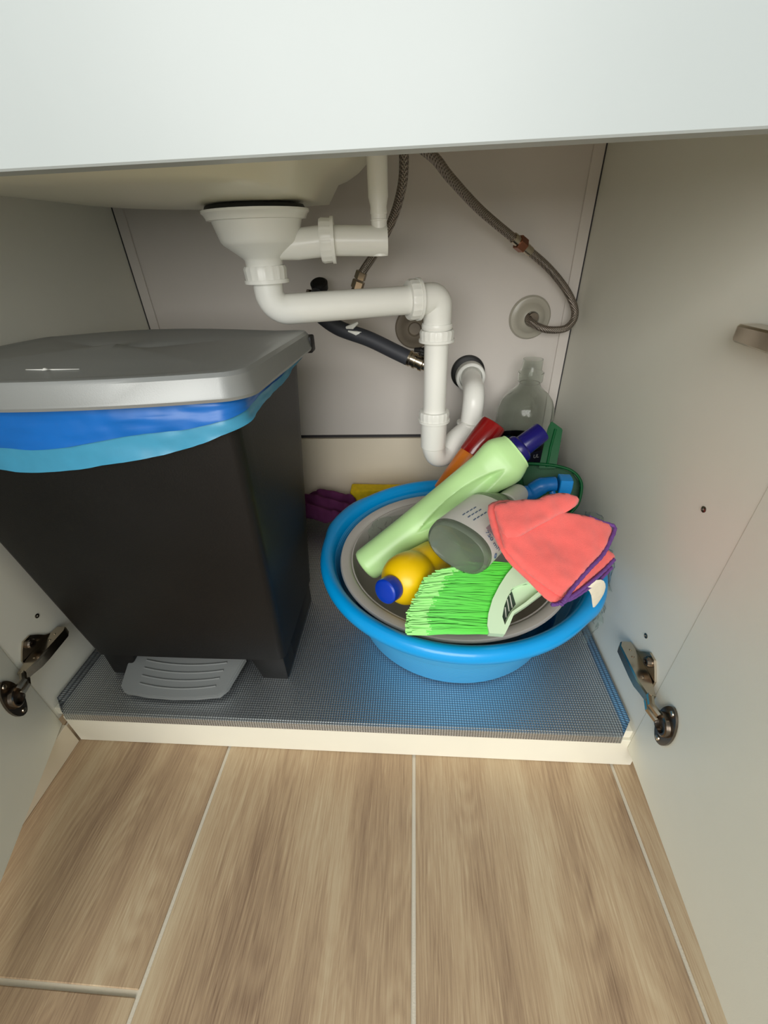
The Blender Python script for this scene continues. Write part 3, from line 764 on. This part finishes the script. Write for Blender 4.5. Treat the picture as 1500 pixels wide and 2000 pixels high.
rs = basin(bm, [(.150, ZS+.003), (.158, ZS+.001), (.166, ZS+.003), (.171, ZS+.010), (.183, .15), (.196, .19), (.211, .224), (.208, .224), (.193, .18), (.180, .14), (.164, ZS+.012), (.150, ZS+.007)])
bm.faces.new(rs[0][::-1]); bm.faces.new(rs[-1]); link('bowl', bm, M_bluebody, ba, ang=60)
bm = bmesh.new()
basin(bm, [(.2075, .218), (.209, .228), (.2125, .2365), (.2175, .2410), (.2225, .2420), (.2275, .2405), (.2315, .2360), (.2330, .2290), (.2320, .2220), (.2290, .2190), (.2255, .2200), (.2200, .2250), (.2160, .2270), (.2120, .2240), (.2110, .218)], bumps=(4, 5, 6, 7, 8, 9, 10, 11, 12))
link('rim', bm, M_blue, ba, ang=60)
# grey inner basin
GC = Vector((.066, .220, 0)); gb = thing('inner_bowl', 'smaller warm grey bowl nested inside the blue basin', 'bowl', (GC.x, GC.y, .11))
bm = bmesh.new(); save = BC; BC = GC
rs = basin(bm, [(.110, .102), (.122, .104), (.135, .115), (.165, .19), (.176, .222), (.187, .226), (.190, .230), (.188, .2345), (.176, .2350), (.172, .231), (.170, .222), (.158, .18), (.130, .118), (.110, .108)], 96)
bm.faces.new(rs[0][::-1]); bm.faces.new(rs[-1]); link('bowl', bm, M_grey, gb, ang=60)
bm = bmesh.new(); basin(bm, [(.1705, .226), (.1712, .2305), (.1690, .2310), (.1680, .226)], 96); link('inner_lip', bm, M_grey, gb); BC = save

# ------------------------------------------------------------------ pale green bottle
A0 = P(712, 1106, .215, 2); A1 = P(1004, 884, .290)
ax = A1-A0; LG = ax.length; axn = ax.normalized()
view = (CAM-(A0+A1)/2).normalized(); upv = (view-axn*view.dot(axn)).normalized()
gbt = thing('bleach_bottle', 'tall pale green bottle with navy cap leaning diagonally across the basin', 'bottle', A0)
bm = bmesh.new(); rings = []; seg = 144
x_, y_, d_ = frame(axn, upv)
# y_ points towards the viewer side
prof = [(0, .001), (0.0, .022), (.002, .0265), (.006, .0285), (.5*LG*.2, .0290)] + [(LG*(.12+.07*i), .0288+.0004*i) for i in range(11)] + [(LG*.86, .0350), (LG*.90, .0372), (LG*.93, .0375), (LG*.95, .0360), (LG*.975, .0330), (LG*.995, .0300), (LG*1.0, .0292), (LG*1.006, .0292), (LG*1.009, .0270), (LG*1.012, .0175)]
prof = sorted(set(prof), key=lambda q_: (q_[0], q_[1]))
pr2 = []
for i in range(len(prof)-1):
    a_, b_ = prof[i], prof[i+1]; k = max(1, int((b_[0]-a_[0])/.003))
    for j in range(k): pr2.append((a_[0]+(b_[0]-a_[0])*j/k, a_[1]+(b_[1]-a_[1])*j/k))
pr2.append(prof[-1])
for t_, r_ in pr2:
    ring = []; f = t_/LG
    wide = 1.0+.10*max(0, min(1, (f-.3)/.55)); ne = 2.0+1.1*max(0, min(1, 1-abs(f-.88)*3.2))
    for k in range(seg):
        a = 2*math.pi*k/seg; s_ = (abs(math.cos(a))**ne+abs(math.sin(a))**ne)**(-1/ne)
        xx = r_*wide*s_*math.cos(a); yy = r_*.95*s_*math.sin(a)
        # long scoop on the lower front side
        q_ = (f-.62)/.27; g_ = max(0, 1-q_*q_)
        da = ((a-math.radians(107)+math.pi) % (2*math.pi))-math.pi
        hw_ = math.radians(27)*g_+.001; dep = .0085*min(1, g_*2.2)*(max(0, 1-(abs(da)/hw_)**2))**.6 if abs(da) < hw_ else 0
        ring.append(bm.verts.new(A0+d_*t_+x_*(xx*(1-dep/.03))+y_*(yy*(1-dep/.03))))
    rings.append(ring)
for i in range(len(rings)-1):
    for k in range(seg): bm.faces.new((rings[i][k], rings[i][(k+1) % seg], rings[i+1][(k+1) % seg], rings[i+1][k]))
bm.faces.new(rings[0][::-1]); bm.faces.new(rings[-1]); bmesh.ops.recalc_face_normals(bm, faces=bm.faces)
link('bottle_body', bm, M_lime, gbt, ang=50)
bm = bmesh.new(); cd_ = (P(1062, 826, .30)-A1).normalized()
cb = A0+axn*(LG*1.0)
lathe(bm, cb, axn, [(.003, .0235), (.005, .0245), (.013, .0235), (.016, .0205), (.0165, .0172), (.018, .0176), (.052, .0168), (.0545, .0160), (.055, .013)], 40)
link('bottle_cap', bm, M_navy, gbt)

# ------------------------------------------------------------------ yellow bottle
Y0 = P(750, 1157, .075); Y1 = P(858, 1092, .19); yd = (Y1-Y0).normalized()
yb = thing('detergent_bottle', 'yellow bottle with royal blue cap lying in front of the green bottle', 'bottle', Y0)
bm = bmesh.new(); lathe(bm, Y0, yd, [(0, .0145), (.001, .0165), (.0025, .0178), (.018, .0182), (.020, .0176), (.020, .015)], 48, fn=lambda t_, a: 1+(.012 if .004 < t_ < .017 and math.sin(a*40) > 0 else 0)); link('bottle_cap', bm, M_cap, yb)
bm = bmesh.new(); lathe(bm, Y0, yd, [(.016, .0135), (.021, .0140), (.023, .019), (.028, .0265), (.036, .0335), (.046, .0375), (.058, .0385), (.075, .037), (.079, .0345), (.084, .034), (.088, .0355), (.13, .0355), (.137, .033), (.139, .028)], 48); link('bottle_body', bm, M_yellow, yb)

# ------------------------------------------------------------------ spray bottle
S0 = P(890, 1072, .098); S1 = P(1010, 966, .275); sd = (S1-S0).normalized(); SL = (S1-S0).length
sb = thing('spray_bottle', 'clear spray bottle with white label and blue trigger head lying base outwards', 'spray bottle', S0)
upn = (CAM-S0).normalized()
vx = (P(952, 1086, .098)-P(830, 1062, .098)); vx = (vx-sd*vx.dot(sd)).normalized(); vy = sd.cross(vx)
def lens(bm, t0, secs, seg=56, cap0=True, cap1=True, ne=2.7):
    rings = []
    for t_, rx, ry in secs:
        ring = []
        for k in range(seg):
            a = 2*math.pi*k/seg; s_ = (abs(math.cos(a))**ne+abs(math.sin(a))**ne)**(-1/ne)
            ring.append(bm.verts.new(S0+sd*t_+vx*rx*s_*math.cos(a)+vy*ry*s_*math.sin(a)))
        rings.append(ring)
    for i in range(len(rings)-1):
        for k in range(seg): bm.faces.new((rings[i][k], rings[i][(k+1) % seg], rings[i+1][(k+1) % seg], rings[i+1][k]))
    if cap0: bm.faces.new(rings[0][::-1])
    if cap1: bm.faces.new(rings[-1])
    bmesh.ops.recalc_face_normals(bm, faces=bm.faces)
bm = bmesh.new(); lens(bm, 0, [(.010, .002, .0015), (.006, .010, .008), (.0035, .034, .026), (.0, .0410, .0285), (.002, .0445, .0315), (.008, .0458, .0325), (SL*.55, .0458, .0325), (SL*.60, .038, .030), (SL*.70, .026, .024), (SL*.80, .014, .014)], ne=2.3)
link('bottle_body', bm, M_liquid, sb, ang=50)
bm = bmesh.new(); lens(bm, 0, [(.012, .0464, .0331), (SL*.5, .0464, .0331), (SL*.5, .0460, .0327), (.012, .0460, .0327)], cap0=False, cap1=False, ne=2.3); o = link('label_sleeve', bm, M_label, sb, ang=50)
bm = bmesh.new(); lathe(bm, S0, sd, [(SL*.76, .0175), (SL*.77, .0200), (SL*.97, .0195), (SL*1.03, .0165), (SL*1.04, .011)], 36); o = link('collar', bm, M_collar, sb); o['label'] = 'white screw collar'
# print on the label, right hand side of the sleeve
def on_sleeve(a, t_, r_=1.012):
    s_ = (abs(math.cos(a))**2.3+abs(math.sin(a))**2.3)**(-1/2.3); return S0+sd*t_+(vx*.0464*s_*math.cos(a)+vy*.0331*s_*math.sin(a))*r_
def patch(name, a0, a1, t0, t1, mt, r_=1.012):
    bm = bmesh.new(); n_ = 10; g0 = [bm.verts.new(on_sleeve(a0+(a1-a0)*i/n_, t0, r_)) for i in range(n_+1)]; g1 = [bm.verts.new(on_sleeve(a0+(a1-a0)*i/n_, t1, r_)) for i in range(n_+1)]
    for i in range(n_): bm.faces.new((g0[i], g0[i+1], g1[i+1], g1[i]))
    bmesh.ops.recalc_face_normals(bm, faces=bm.faces); bmesh.ops.solidify(bm, geom=list(bm.faces), thickness=.0002)
    return link(name, bm, mt, sb, ang=60)
FA = math.atan2(upn.dot(vy), upn.dot(vx))      # angle that faces the viewer
patch('fine_print_block', FA+.02, FA+.92, .031, .062, M_mauve)
for i, (a_, w_) in enumerate(((-.75, .1), (-.58, .12), (-.40, .08))):
    for j in range(4): patch('print_line', FA+a_+.02*j, FA+a_+.02*j+.012*3, .030+.009*j, .037+.009*j, M_print)
ta = FA+.38; tp = on_sleeve(ta, .0225, 1.015)
tdir = (on_sleeve(ta-.2, .0225)-on_sleeve(ta+.2, .0225)).normalized()
text_mesh('label_text', '750 ml', .010, M_print, sb, tp, -tdir, sd, .0006)
# recycling ring mark
ra = FA+.98; rp = on_sleeve(ra, .022, 1.016); t1_ = (on_sleeve(ra+.05, .022)-on_sleeve(ra-.05, .022)).normalized()
bm = bmesh.new()
for ph in (0, math.pi):
    tube(bm, [rp+t1_*.0034*math.cos(ph+q_*.28)+sd*.0034*math.sin(ph+q_*.28) for q_ in range(10)], [.0009-.00006*q_ for q_ in range(10)], 6)
link('recycling_mark', bm, M_print, sb)
# trigger head
T0 = S0+sd*(SL*1.03)
E = P(1118, 946, .283); mid = P(1060, 948, .285)
bm = bmesh.new()
tube(bm, smooth_path([T0, P(1035, 962, .285), mid, P(1085, 945, .285)], 5), [.011]*3+[.013]*3+[.0145]*5+[.0125]*4+[.012], 20)
link('trigger_head', bm, M_trig, sb, ang=50)
bm = bmesh.new(); nd = (E-P(1085, 945, .285)).normalized(); lathe(bm, P(1090, 945, .285), nd, [(0, .0125), (.001, .0142), (.019, .0138), (.0205, .012)], 8, fn=superr(5)); link('nozzle', bm, mat('bright_azure_plastic', (20, 140, 220), .3), sb, ang=30)
bm = bmesh.new(); tube(bm, smooth_path([P(1078, 960, .276), P(1084, 975, .268), P(1082, 990, .262)], 4), [.005]*9, 12); link('trigger', bm, M_trig, sb)

# ------------------------------------------------------------------ red capped can
R0 = P(965, 826, .375); R1 = P(866, 968, .325); rd = (R1-R0).normalized()
rc = thing('aerosol_can', 'orange can with dark red cap leaning behind the pale green bottle', 'can', R0)
bm = bmesh.new(); lathe(bm, R0, rd, [(0, .020), (.001, .0225), (.004, .0238), (.066, .0255), (.068, .0250)], 40); link('cap', bm, M_red, rc)
bm = bmesh.new(); lathe(bm, R0, rd, [(.062, .0225), (.070, .0232), (.076, .0240), (.150, .0240), (.152, .0225)], 40); link('can_body', bm, M_orange, rc)

# ------------------------------------------------------------------ big clear bottle
CB = Vector((.226, .495, 0))
ct = thing('water_bottle', 'large clear empty bottle with navy label standing in the back right corner', 'bottle', (CB.x, CB.y, ZS))
zt_ = P(1045, 702, CB.y).z
prof = [(0, .046), (.004, .0505), (.02, .052), (.2, .052), (.235, .052), (.240, .0505), (.245, .052), (.268, .0515), (.272, .0500), (.277, .0512), (.300, .0495), (.316, .044), (.330, .034), (.342, .021), (.350, .0175), (.354, .0215), (.370, .0215), (.372, .0185), (.376, .0170), (.3945, .0165)]
sc_ = (zt_-ZS)/.3945
bm = bmesh.new(); rg = lathe(bm, (CB.x, CB.y, ZS+.001), up, [(t_*sc_, r_*1.11) for t_, r_ in prof], 56, cap=False)
bm.faces.new(rg[0][::-1])
bmesh.ops.recalc_face_normals(bm, faces=bm.faces)
inn = [(t_*sc_, r_*1.11-.0009) for t_, r_ in prof]; inn[0] = (.001, inn[0][1])
rg2 = lathe(bm, (CB.x, CB.y, ZS+.001), up, inn, 56, cap=False)
for i in range(56): bm.faces.new((rg[-1][i], rg2[-1][i], rg2[-1][(i+1) % 56], rg[-1][(i+1) % 56]))
bm.faces.new(rg2[0]); bmesh.ops.recalc_face_normals(bm, faces=bm.faces)
link('bottle_body', bm, M_clear, ct, ang=50)
lt = P(1040, 882, CB.y-.055).z
bm = bmesh.new(); lathe(bm, (CB.x, CB.y, ZS+.06), up, [(0, .0590), (lt-ZS-.06, .0590), (lt-ZS-.06, .0582), (0, .0582)], 56, cap=False); link('label_sleeve', bm, M_navylab, ct)
vd = (CAM-Vector((CB.x, CB.y, lt))); vd.z = 0; vd.normalize(); side = Vector((-vd.y, vd.x, 0))
def onlab(px, py):
    best = None
    v = ray(px, py); o_ = CAM-Vector((CB.x, CB.y, 0)); a_ = v.x**2+v.y**2; b_ = 2*(v.x*o_.x+v.y*o_.y); c_ = o_.x**2+o_.y**2-.0595**2
    dsc = b_*b_-4*a_*c_; t_ = (-b_-math.sqrt(max(dsc, 0)))/(2*a_); return CAM+v*t_
for s_, px, py, sz in (('UL', 1047, 891, .011), ('soul', 1042, 882, .006)):
    if s_ == 'soul': continue
    pz = onlab(px, py); nrm = Vector((pz.x-CB.x, pz.y-CB.y, 0)).normalized(); sx_ = Vector((-nrm.y, nrm.x, 0))
    text_mesh('label_text', s_, sz, M_white, ct, pz, sx_, Vector((0, 0, 1)), .0004)

# ------------------------------------------------------------------ dustpan
dpn = thing('dustpan', 'dark green dustpan propped handle up against the right cabinet side', 'dustpan', P(1060, 950, .34))
pD = Plane.pn(P(1085, 830, .376), (-.30, -.80, .52))
bm = bmesh.new()
hp = [pD.at(x, y) for x, y in ((1077, 822), (1099, 838), (1096, 858), (1086, 915), (1052, 915), (1064, 860), (1070, 835))]
prism(bm, hp, -pD.n*.006); bmesh.ops.recalc_face_normals(bm, faces=bm.faces); bmesh.ops.bevel(bm, geom=list(bm.edges), offset=.0012, segments=2, affect='EDGES')
tube(bm, [pD.at(1085, 838)+pD.n*.001, pD.at(1075, 875)+pD.n*.001, pD.at(1068, 912)+pD.n*.001], .0022, 8); link('handle', bm, M_gpan, dpn, ang=40)
outl = [(985, 912), (1020, 906), (1060, 907), (1095, 912), (1120, 922), (1134, 940), (1135, 960), (1128, 985), (1112, 1004), (985, 1004), (968, 975)]
bm = bmesh.new(); pts = [pD.at(*q_) for q_ in outl]; prism(bm, [p_-pD.n*.022 for p_ in pts], -pD.n*.003)
bmesh.ops.recalc_face_normals(bm, faces=bm.faces); link('pan', bm, M_gpan, dpn, ang=40)
bm = bmesh.new(); rim_ = smooth_path([pD.at(*q_) for q_ in outl[:9]], 4)
lo_ = [bm.verts.new(p_-pD.n*.023) for p_ in rim_]; hi_ = [bm.verts.new(p_+pD.n*.002) for p_ in rim_]
for i in range(len(rim_)-1): bm.faces.new((lo_[i], lo_[i+1], hi_[i+1], hi_[i]))
bmesh.ops.solidify(bm, geom=list(bm.faces), thickness=.0022); tube(bm, [p_+pD.n*.002 for p_ in rim_], .0026, 10); bmesh.ops.recalc_face_normals(bm, faces=bm.faces)
link('pan_wall', bm, M_gpan, dpn, ang=50)

# green scourer
pS = Plane(P(985, 935, .335), P(1015, 930, .335), P(1000, 985, .32))
bm = bmesh.new(); puffy(bm, pS, [(965, 950), (990, 928), (1020, 925), (1025, 960), (1000, 990), (960, 985)], .0035, .012, .006, wob=.006, wf=90)
o = link('scouring_pad', bm, M_pad, None, ang=80); tag(o, 'dark green scouring pad tucked between pale green bottle and dustpan', 'scourer')

# ------------------------------------------------------------------ broom head
pB = Plane(P(965, 1235, .022), P(800, 1225, .026), P(1000, 1110, .098))
br = thing('broom_head', 'mint broom head with neon green bristles lying on the basin front', 'broom', pB.at(965, 1200))
outer = [(1003, 1106), (988, 1124), (974, 1146), (961, 1172), (953, 1200), (951, 1222), (955, 1238), (985, 1240), (994, 1222), (1003, 1200), (1030, 1182), (1062, 1158), (1085, 1135), (1060, 1100), (1030, 1090)]
innr = [(1028, 1138), (1000, 1149), (992, 1163), (984, 1184), (980, 1206), (985, 1222), (992, 1208), (999, 1196), (1025, 1178), (1055, 1153), (1048, 1140)]
bm = bmesh.new()
po = [pB.uv(pB.at(*q_)) for q_ in outer]; pi_ = [pB.uv(pB.at(*q_)) for q_ in innr]
vs = po+pi_; ed = [(i, (i+1) % len(po)) for i in range(len(po))]+[(len(po)+i, len(po)+(i+1) % len(pi_)) for i in range(len(pi_))]
vo, eo, fo, *_ = delaunay_2d_cdt(vs, ed, [], 1, 1e-7)
tv = [bm.verts.new(pB.pt(q_, .004)) for q_ in vo]
for f in fo:
    c_ = sum((Vector(vo[i]) for i in f), Vector((0, 0)))/len(f)
    if inside(c_, [Vector(q_) for q_ in pi_]): continue
    bm.faces.new([tv[i] for i in f])
bmesh.ops.recalc_face_normals(bm, faces=bm.faces)
ex = bmesh.ops.extrude_face_region(bm, geom=list(bm.faces))
for v in ex['geom']:
    if isinstance(v, bmesh.types.BMVert): v.co -= pB.n*.016
bmesh.ops.recalc_face_normals(bm, faces=bm.faces)
link('head_frame', bm, M_head, br, ang=30)
bm = bmesh.new(); prism(bm, [pB.pt(q_, -.006) for q_ in chaikin(pi_, 1)], -pB.n*.003); bmesh.ops.recalc_face_normals(bm, faces=bm.faces); link('head_plate', bm, M_head, br, ang=30)
bm = bmesh.new(); prism(bm, [pB.at(*q_)-pB.n*.0052 for q_ in ((1001, 1152), (1009, 1178), (998, 1192), (986, 1215), (982, 1208), (985, 1186), (993, 1164))], -pB.n*.0005); bmesh.ops.recalc_face_normals(bm, faces=bm.faces)
o = link('sticker', bm, mat('dark_green_sticker', (52, 70, 58), .4, var=.4, vscale=120), br); o['label'] = 'dark printed sticker'
bm = bmesh.new()
for a_, b_ in (((997, 1160), (1002, 1185)), ((992, 1168), (996, 1192)), ((988, 1184), (990, 1204))):
    tube(bm, [pB.at(*a_)-pB.n*.0048, pB.at(*b_)-pB.n*.0048], .0007, 6)
link('sticker_print', bm, M_collar, br)
# bristles: thin crimped filaments
rootc = smooth_path([Vector((*q_, 0)) for q_ in ((1012, 1098), (990, 1124), (972, 1152), (960, 1180), (954, 1206), (954, 1234))], 10)
tipc = smooth_path([Vector((*q_, 0)) for q_ in ((900, 1096), (838, 1126), (822, 1150), (808, 1176), (797, 1204), (797, 1232))], 10)
def bristles(bm, bmt, count):
    for i in range(count):
        u = random.random(); k = u*(len(rootc)-1.001); j = int(k); f = k-j
        rt = rootc[j].lerp(rootc[j+1], f); k2 = max(0, min(len(tipc)-1.01, k+random.gauss(0, 2.2))); j2 = int(k2); tp_ = tipc[j2].lerp(tipc[j2+1], k2-j2)
        lay = random.random(); dz = .001-.022*lay
        a = pB.at(rt.x+2, rt.y)+pB.n*(dz*.55-.003); b = pB.at(tp_.x+random.uniform(-6, 10), tp_.y+random.uniform(-2, 3))+pB.n*(dz+.002)
        L = (b-a).length; sv = pB.n.cross(b-a).normalized(); ph = random.random()*6; am = random.uniform(.0006, .0018); fq = random.uniform(8, 14)
        pts = []
        for s_ in range(9):
            t_ = s_/8; w_ = math.sin(t_*fq+ph)*am*t_
            pts.append(a.lerp(b, t_)+sv*w_+pB.n*(math.sin(t_*math.pi)*.003+math.cos(t_*fq+ph)*am*.6*t_))
        r_ = random.uniform(.0008, .0015)
        tube(bm, pts[:7], [r_]*7, 4, cap=False); tube(bmt, pts[6:], [r_*1.0, r_*1.0, r_*.9], 4, cap=True)
bm = bmesh.new(); bmt = bmesh.new(); bristles(bm, bmt, 750)
o = link('bristles', bm, M_brist, br, ang=80); o['kind'] = 'stuff'
o = link('bristle_tips', bmt, M_tip, br, ang=80); o['kind'] = 'stuff'; o['label'] = 'pale frayed bristle tips'

# ------------------------------------------------------------------ coral cloths
pC = Plane(P(1090, 1180, .012), P(955, 985, .105), P(1190, 1040, .105))
def cloth(label, layers, edges, pl, rest=None):
    t_ = thing('microfibre_cloth', label, 'cloth', pl.at(*layers[0][0][0]), 'folded coral microfibre cloths')
    bm = bmesh.new()
    for pts, kw in layers:
        kw = dict(kw); h_ = kw.pop('lift', 0); puffy(bm, pl.shift(h_), pts, **kw)
    link('fabric', bm, M_coral, t_, ang=80)
    bm = bmesh.new()
    for pts, lift, r_ in edges:
        pth = smooth_path([pl.shift(lift).at(*q_) for q_ in pts], 8)
        pth = [p_+pl.n*.0003*math.sin(i*1.9) for i, p_ in enumerate(pth)]
        tube(bm, pth, [r_*.78*(1+.10*math.sin(i*2.3)) for i in range(len(pth))], 10)
    link('stitched_edging', bm, M_edge, t_, ang=80).__setitem__('label', 'purple overlocked edge')
    return t_
# third (lowest), second, top
cloth('lowest coral cloth whose purple edge shows just above the blue rim', [([(1060, 1160), (1100, 1165), (1150, 1136), (1197, 1112), (1188, 1098), (1100, 1080)], dict(thick=.004, rnd=.005, lift=-.022, wob=.002))],
      [([(1092, 1178), (1120, 1168), (1150, 1148), (1172, 1132), (1195, 1108)], -.019, .0026)], pC)
cloth('middle coral cloth of the folded stack, its corner poking out right', [([(1050, 1140), (1098, 1176), (1130, 1154), (1162, 1126), (1198, 1096), (1202, 1084), (1184, 1072), (1100, 1050)], dict(thick=.004, rnd=.005, lift=-.011, wob=.002))],
      [([(1096, 1180), (1115, 1166), (1136, 1151), (1162, 1130), (1184, 1110), (1200, 1092)], -.008, .0030)], pC)
def crease_h(pl):
    a, b = pl.uv(pl.at(1130, 985)), pl.uv(pl.at(1030, 1045)); ab = (b-a).normalized()
    return None
main = [(949, 990), (965, 979), (1000, 976), (1050, 990), (1104, 1003), (1150, 1012), (1198, 1030), (1188, 1058), (1172, 1085), (1150, 1108), (1122, 1140), (1106, 1165), (1096, 1179), (1076, 1178), (1058, 1165), (1020, 1122), (992, 1098), (974, 1070), (960, 1035)]
upper = [(966, 984), (1000, 978), (1050, 986), (1104, 1001), (1150, 1010), (1199, 1029), (1189, 1058), (1172, 1086), (1150, 1109), (1122, 1141), (1104, 1163), (1096, 1166), (1060, 1143), (1018, 1108), (985, 1078), (976, 1045), (966, 1005)]
flap = [(964, 986), (985, 977), (1030, 976), (1050, 977), (1062, 968), (1085, 963), (1112, 964), (1128, 972), (1131, 981), (1117, 995), (1085, 1010), (1040, 1034), (1010, 1052), (985, 1050), (972, 1020)]
cloth('top coral microfibre cloth folded in layers with a raised flap', [
      (main, dict(thick=.0055, rnd=.007, lift=-.003, wob=.002, rounds=1)),
      (upper, dict(thick=.005, rnd=.0065, lift=.0065, wob=.0055, wf=24, rounds=1, seed=4)),
      (flap, dict(thick=.0055, rnd=.009, lift=.0125, wob=.005, wf=28, rounds=1, seed=9))],
      [([(1150, 1010), (1175, 1020), (1200, 1030), (1191, 1058), (1176, 1085), (1152, 1110), (1124, 1142), (1105, 1168), (1096, 1181)], .009, .0032),
       ([(1110, 1150), (1102, 1166), (1090, 1179), (1078, 1181)], -.001, .0030)], pC)

# white paper tag at the basin handle
pT = Plane(P(1150, 1150, .052), P(1185, 1160, .058), P(1168, 1192, .056))
bm = bmesh.new(); puffy(bm, pT, [(1142, 1146), (1160, 1133), (1180, 1134), (1190, 1150), (1190, 1168), (1182, 1186), (1169, 1202), (1164, 1186), (1156, 1160)], .003, .0009, .002, wob=.0015, hfn=lambda q_: -.25*abs(q_[0]), rounds=1)
o = link('paper_tag', bm, M_paper, None, ang=80); tag(o, 'cream paper tag curling over the basin rim below the coral cloths', 'tag')

# clear film bag beside the basin
bm = bmesh.new(); nu, nv = 46, 40; G = []
for i in range(nu):
    row = []
    for j in range(nv):
        u = i/(nu-1); v = j/(nv-1)
        y_w = .150+.17*u; z_w = .095+(.13+.075*math.sin(math.pi*min(1, u*1.1))**.6)*v
        base = .292+.012*math.sin(v*3)
        dx = .014*noise.noise(Vector((u*7, v*7, 1)))+.009*noise.noise(Vector((u*17, v*15, 5)))+.006*abs(noise.noise(Vector((u*34, v*30, 2))))
        x_w = min(.3105, base+dx); rim_r = math.hypot(x_w-.073, y_w-.235)
        if z_w < .25 and rim_r < .240:
            if z_w > .205: k_ = .242/rim_r; x_w = min(.3105, .073+(x_w-.073)*k_)
        row.append(bm.verts.new((x_w, y_w+.01*noise.noise(Vector((u*9, v*9, 8))), z_w)))
    G.append(row)
for i in range(nu-1):
    for j in range(nv-1): bm.faces.new((G[i][j], G[i+1][j], G[i+1][j+1], G[i][j+1]))
o = link('plastic_bag', bm, M_film, None, ang=180); tag(o, 'crumpled clear plastic bag squeezed between basin and right cabinet side', 'bag')
bm = bmesh.new(); pF = Plane(P(715, 1060, .205, 2), P(770, 1020, .215, 2), P(760, 1060, .19, 2))
puffy(bm, pF, [(718, 1050), (735, 1022), (770, 1018), (800, 1012), (780, 1045), (748, 1075), (722, 1078)], .003, .003, .004, wob=.012, wf=110, rounds=1)
for v in bm.verts: v.co.z += .012
o = link('plastic_wrap', bm, M_film, None, ang=80); tag(o, 'scrap of clear plastic wrap under the green bottle inside the grey bowl', 'wrap')

# cloths behind the basin on the cabinet floor
pP = Plane(Vector((-.26, .44, ZS+.025)), Vector((-.10, .44, ZS+.03)), Vector((-.2, .56, ZS+.075)))
bm = bmesh.new(); puffy(bm, pP, [(560, 968), (600, 962), (640, 960), (684, 964), (700, 985), (690, 1010), (640, 1018), (610, 1008), (570, 1012)], .0035, .016, .02, wob=.010, wf=32, rounds=1, seed=2,
                        hfn=lambda q_: .007*math.sin(q_[0]*70+q_[1]*210))
o = link('cleaning_cloth', bm, M_purple, None, ang=80); tag(o, 'crumpled plum purple cloth on the cabinet floor between bin and basin', 'cloth')
a_ = P(686, 955, .545)
bm = bmesh.new(); vs = box(bm, (a_.x, .525, ZS+.002), (a_.x+.17, .560, .176), .004, 3)
bmesh.ops.subdivide_edges(bm, edges=list(bm.edges), cuts=3, use_grid_fill=True)
for v in bm.verts: v.co += Vector((0, .004, .004))*noise.noise(v.co*60)
o = link('sponge_cloth', bm, M_ycloth, None, ang=60); tag(o, 'yellow folded sponge cloth against the beige back board', 'cloth')
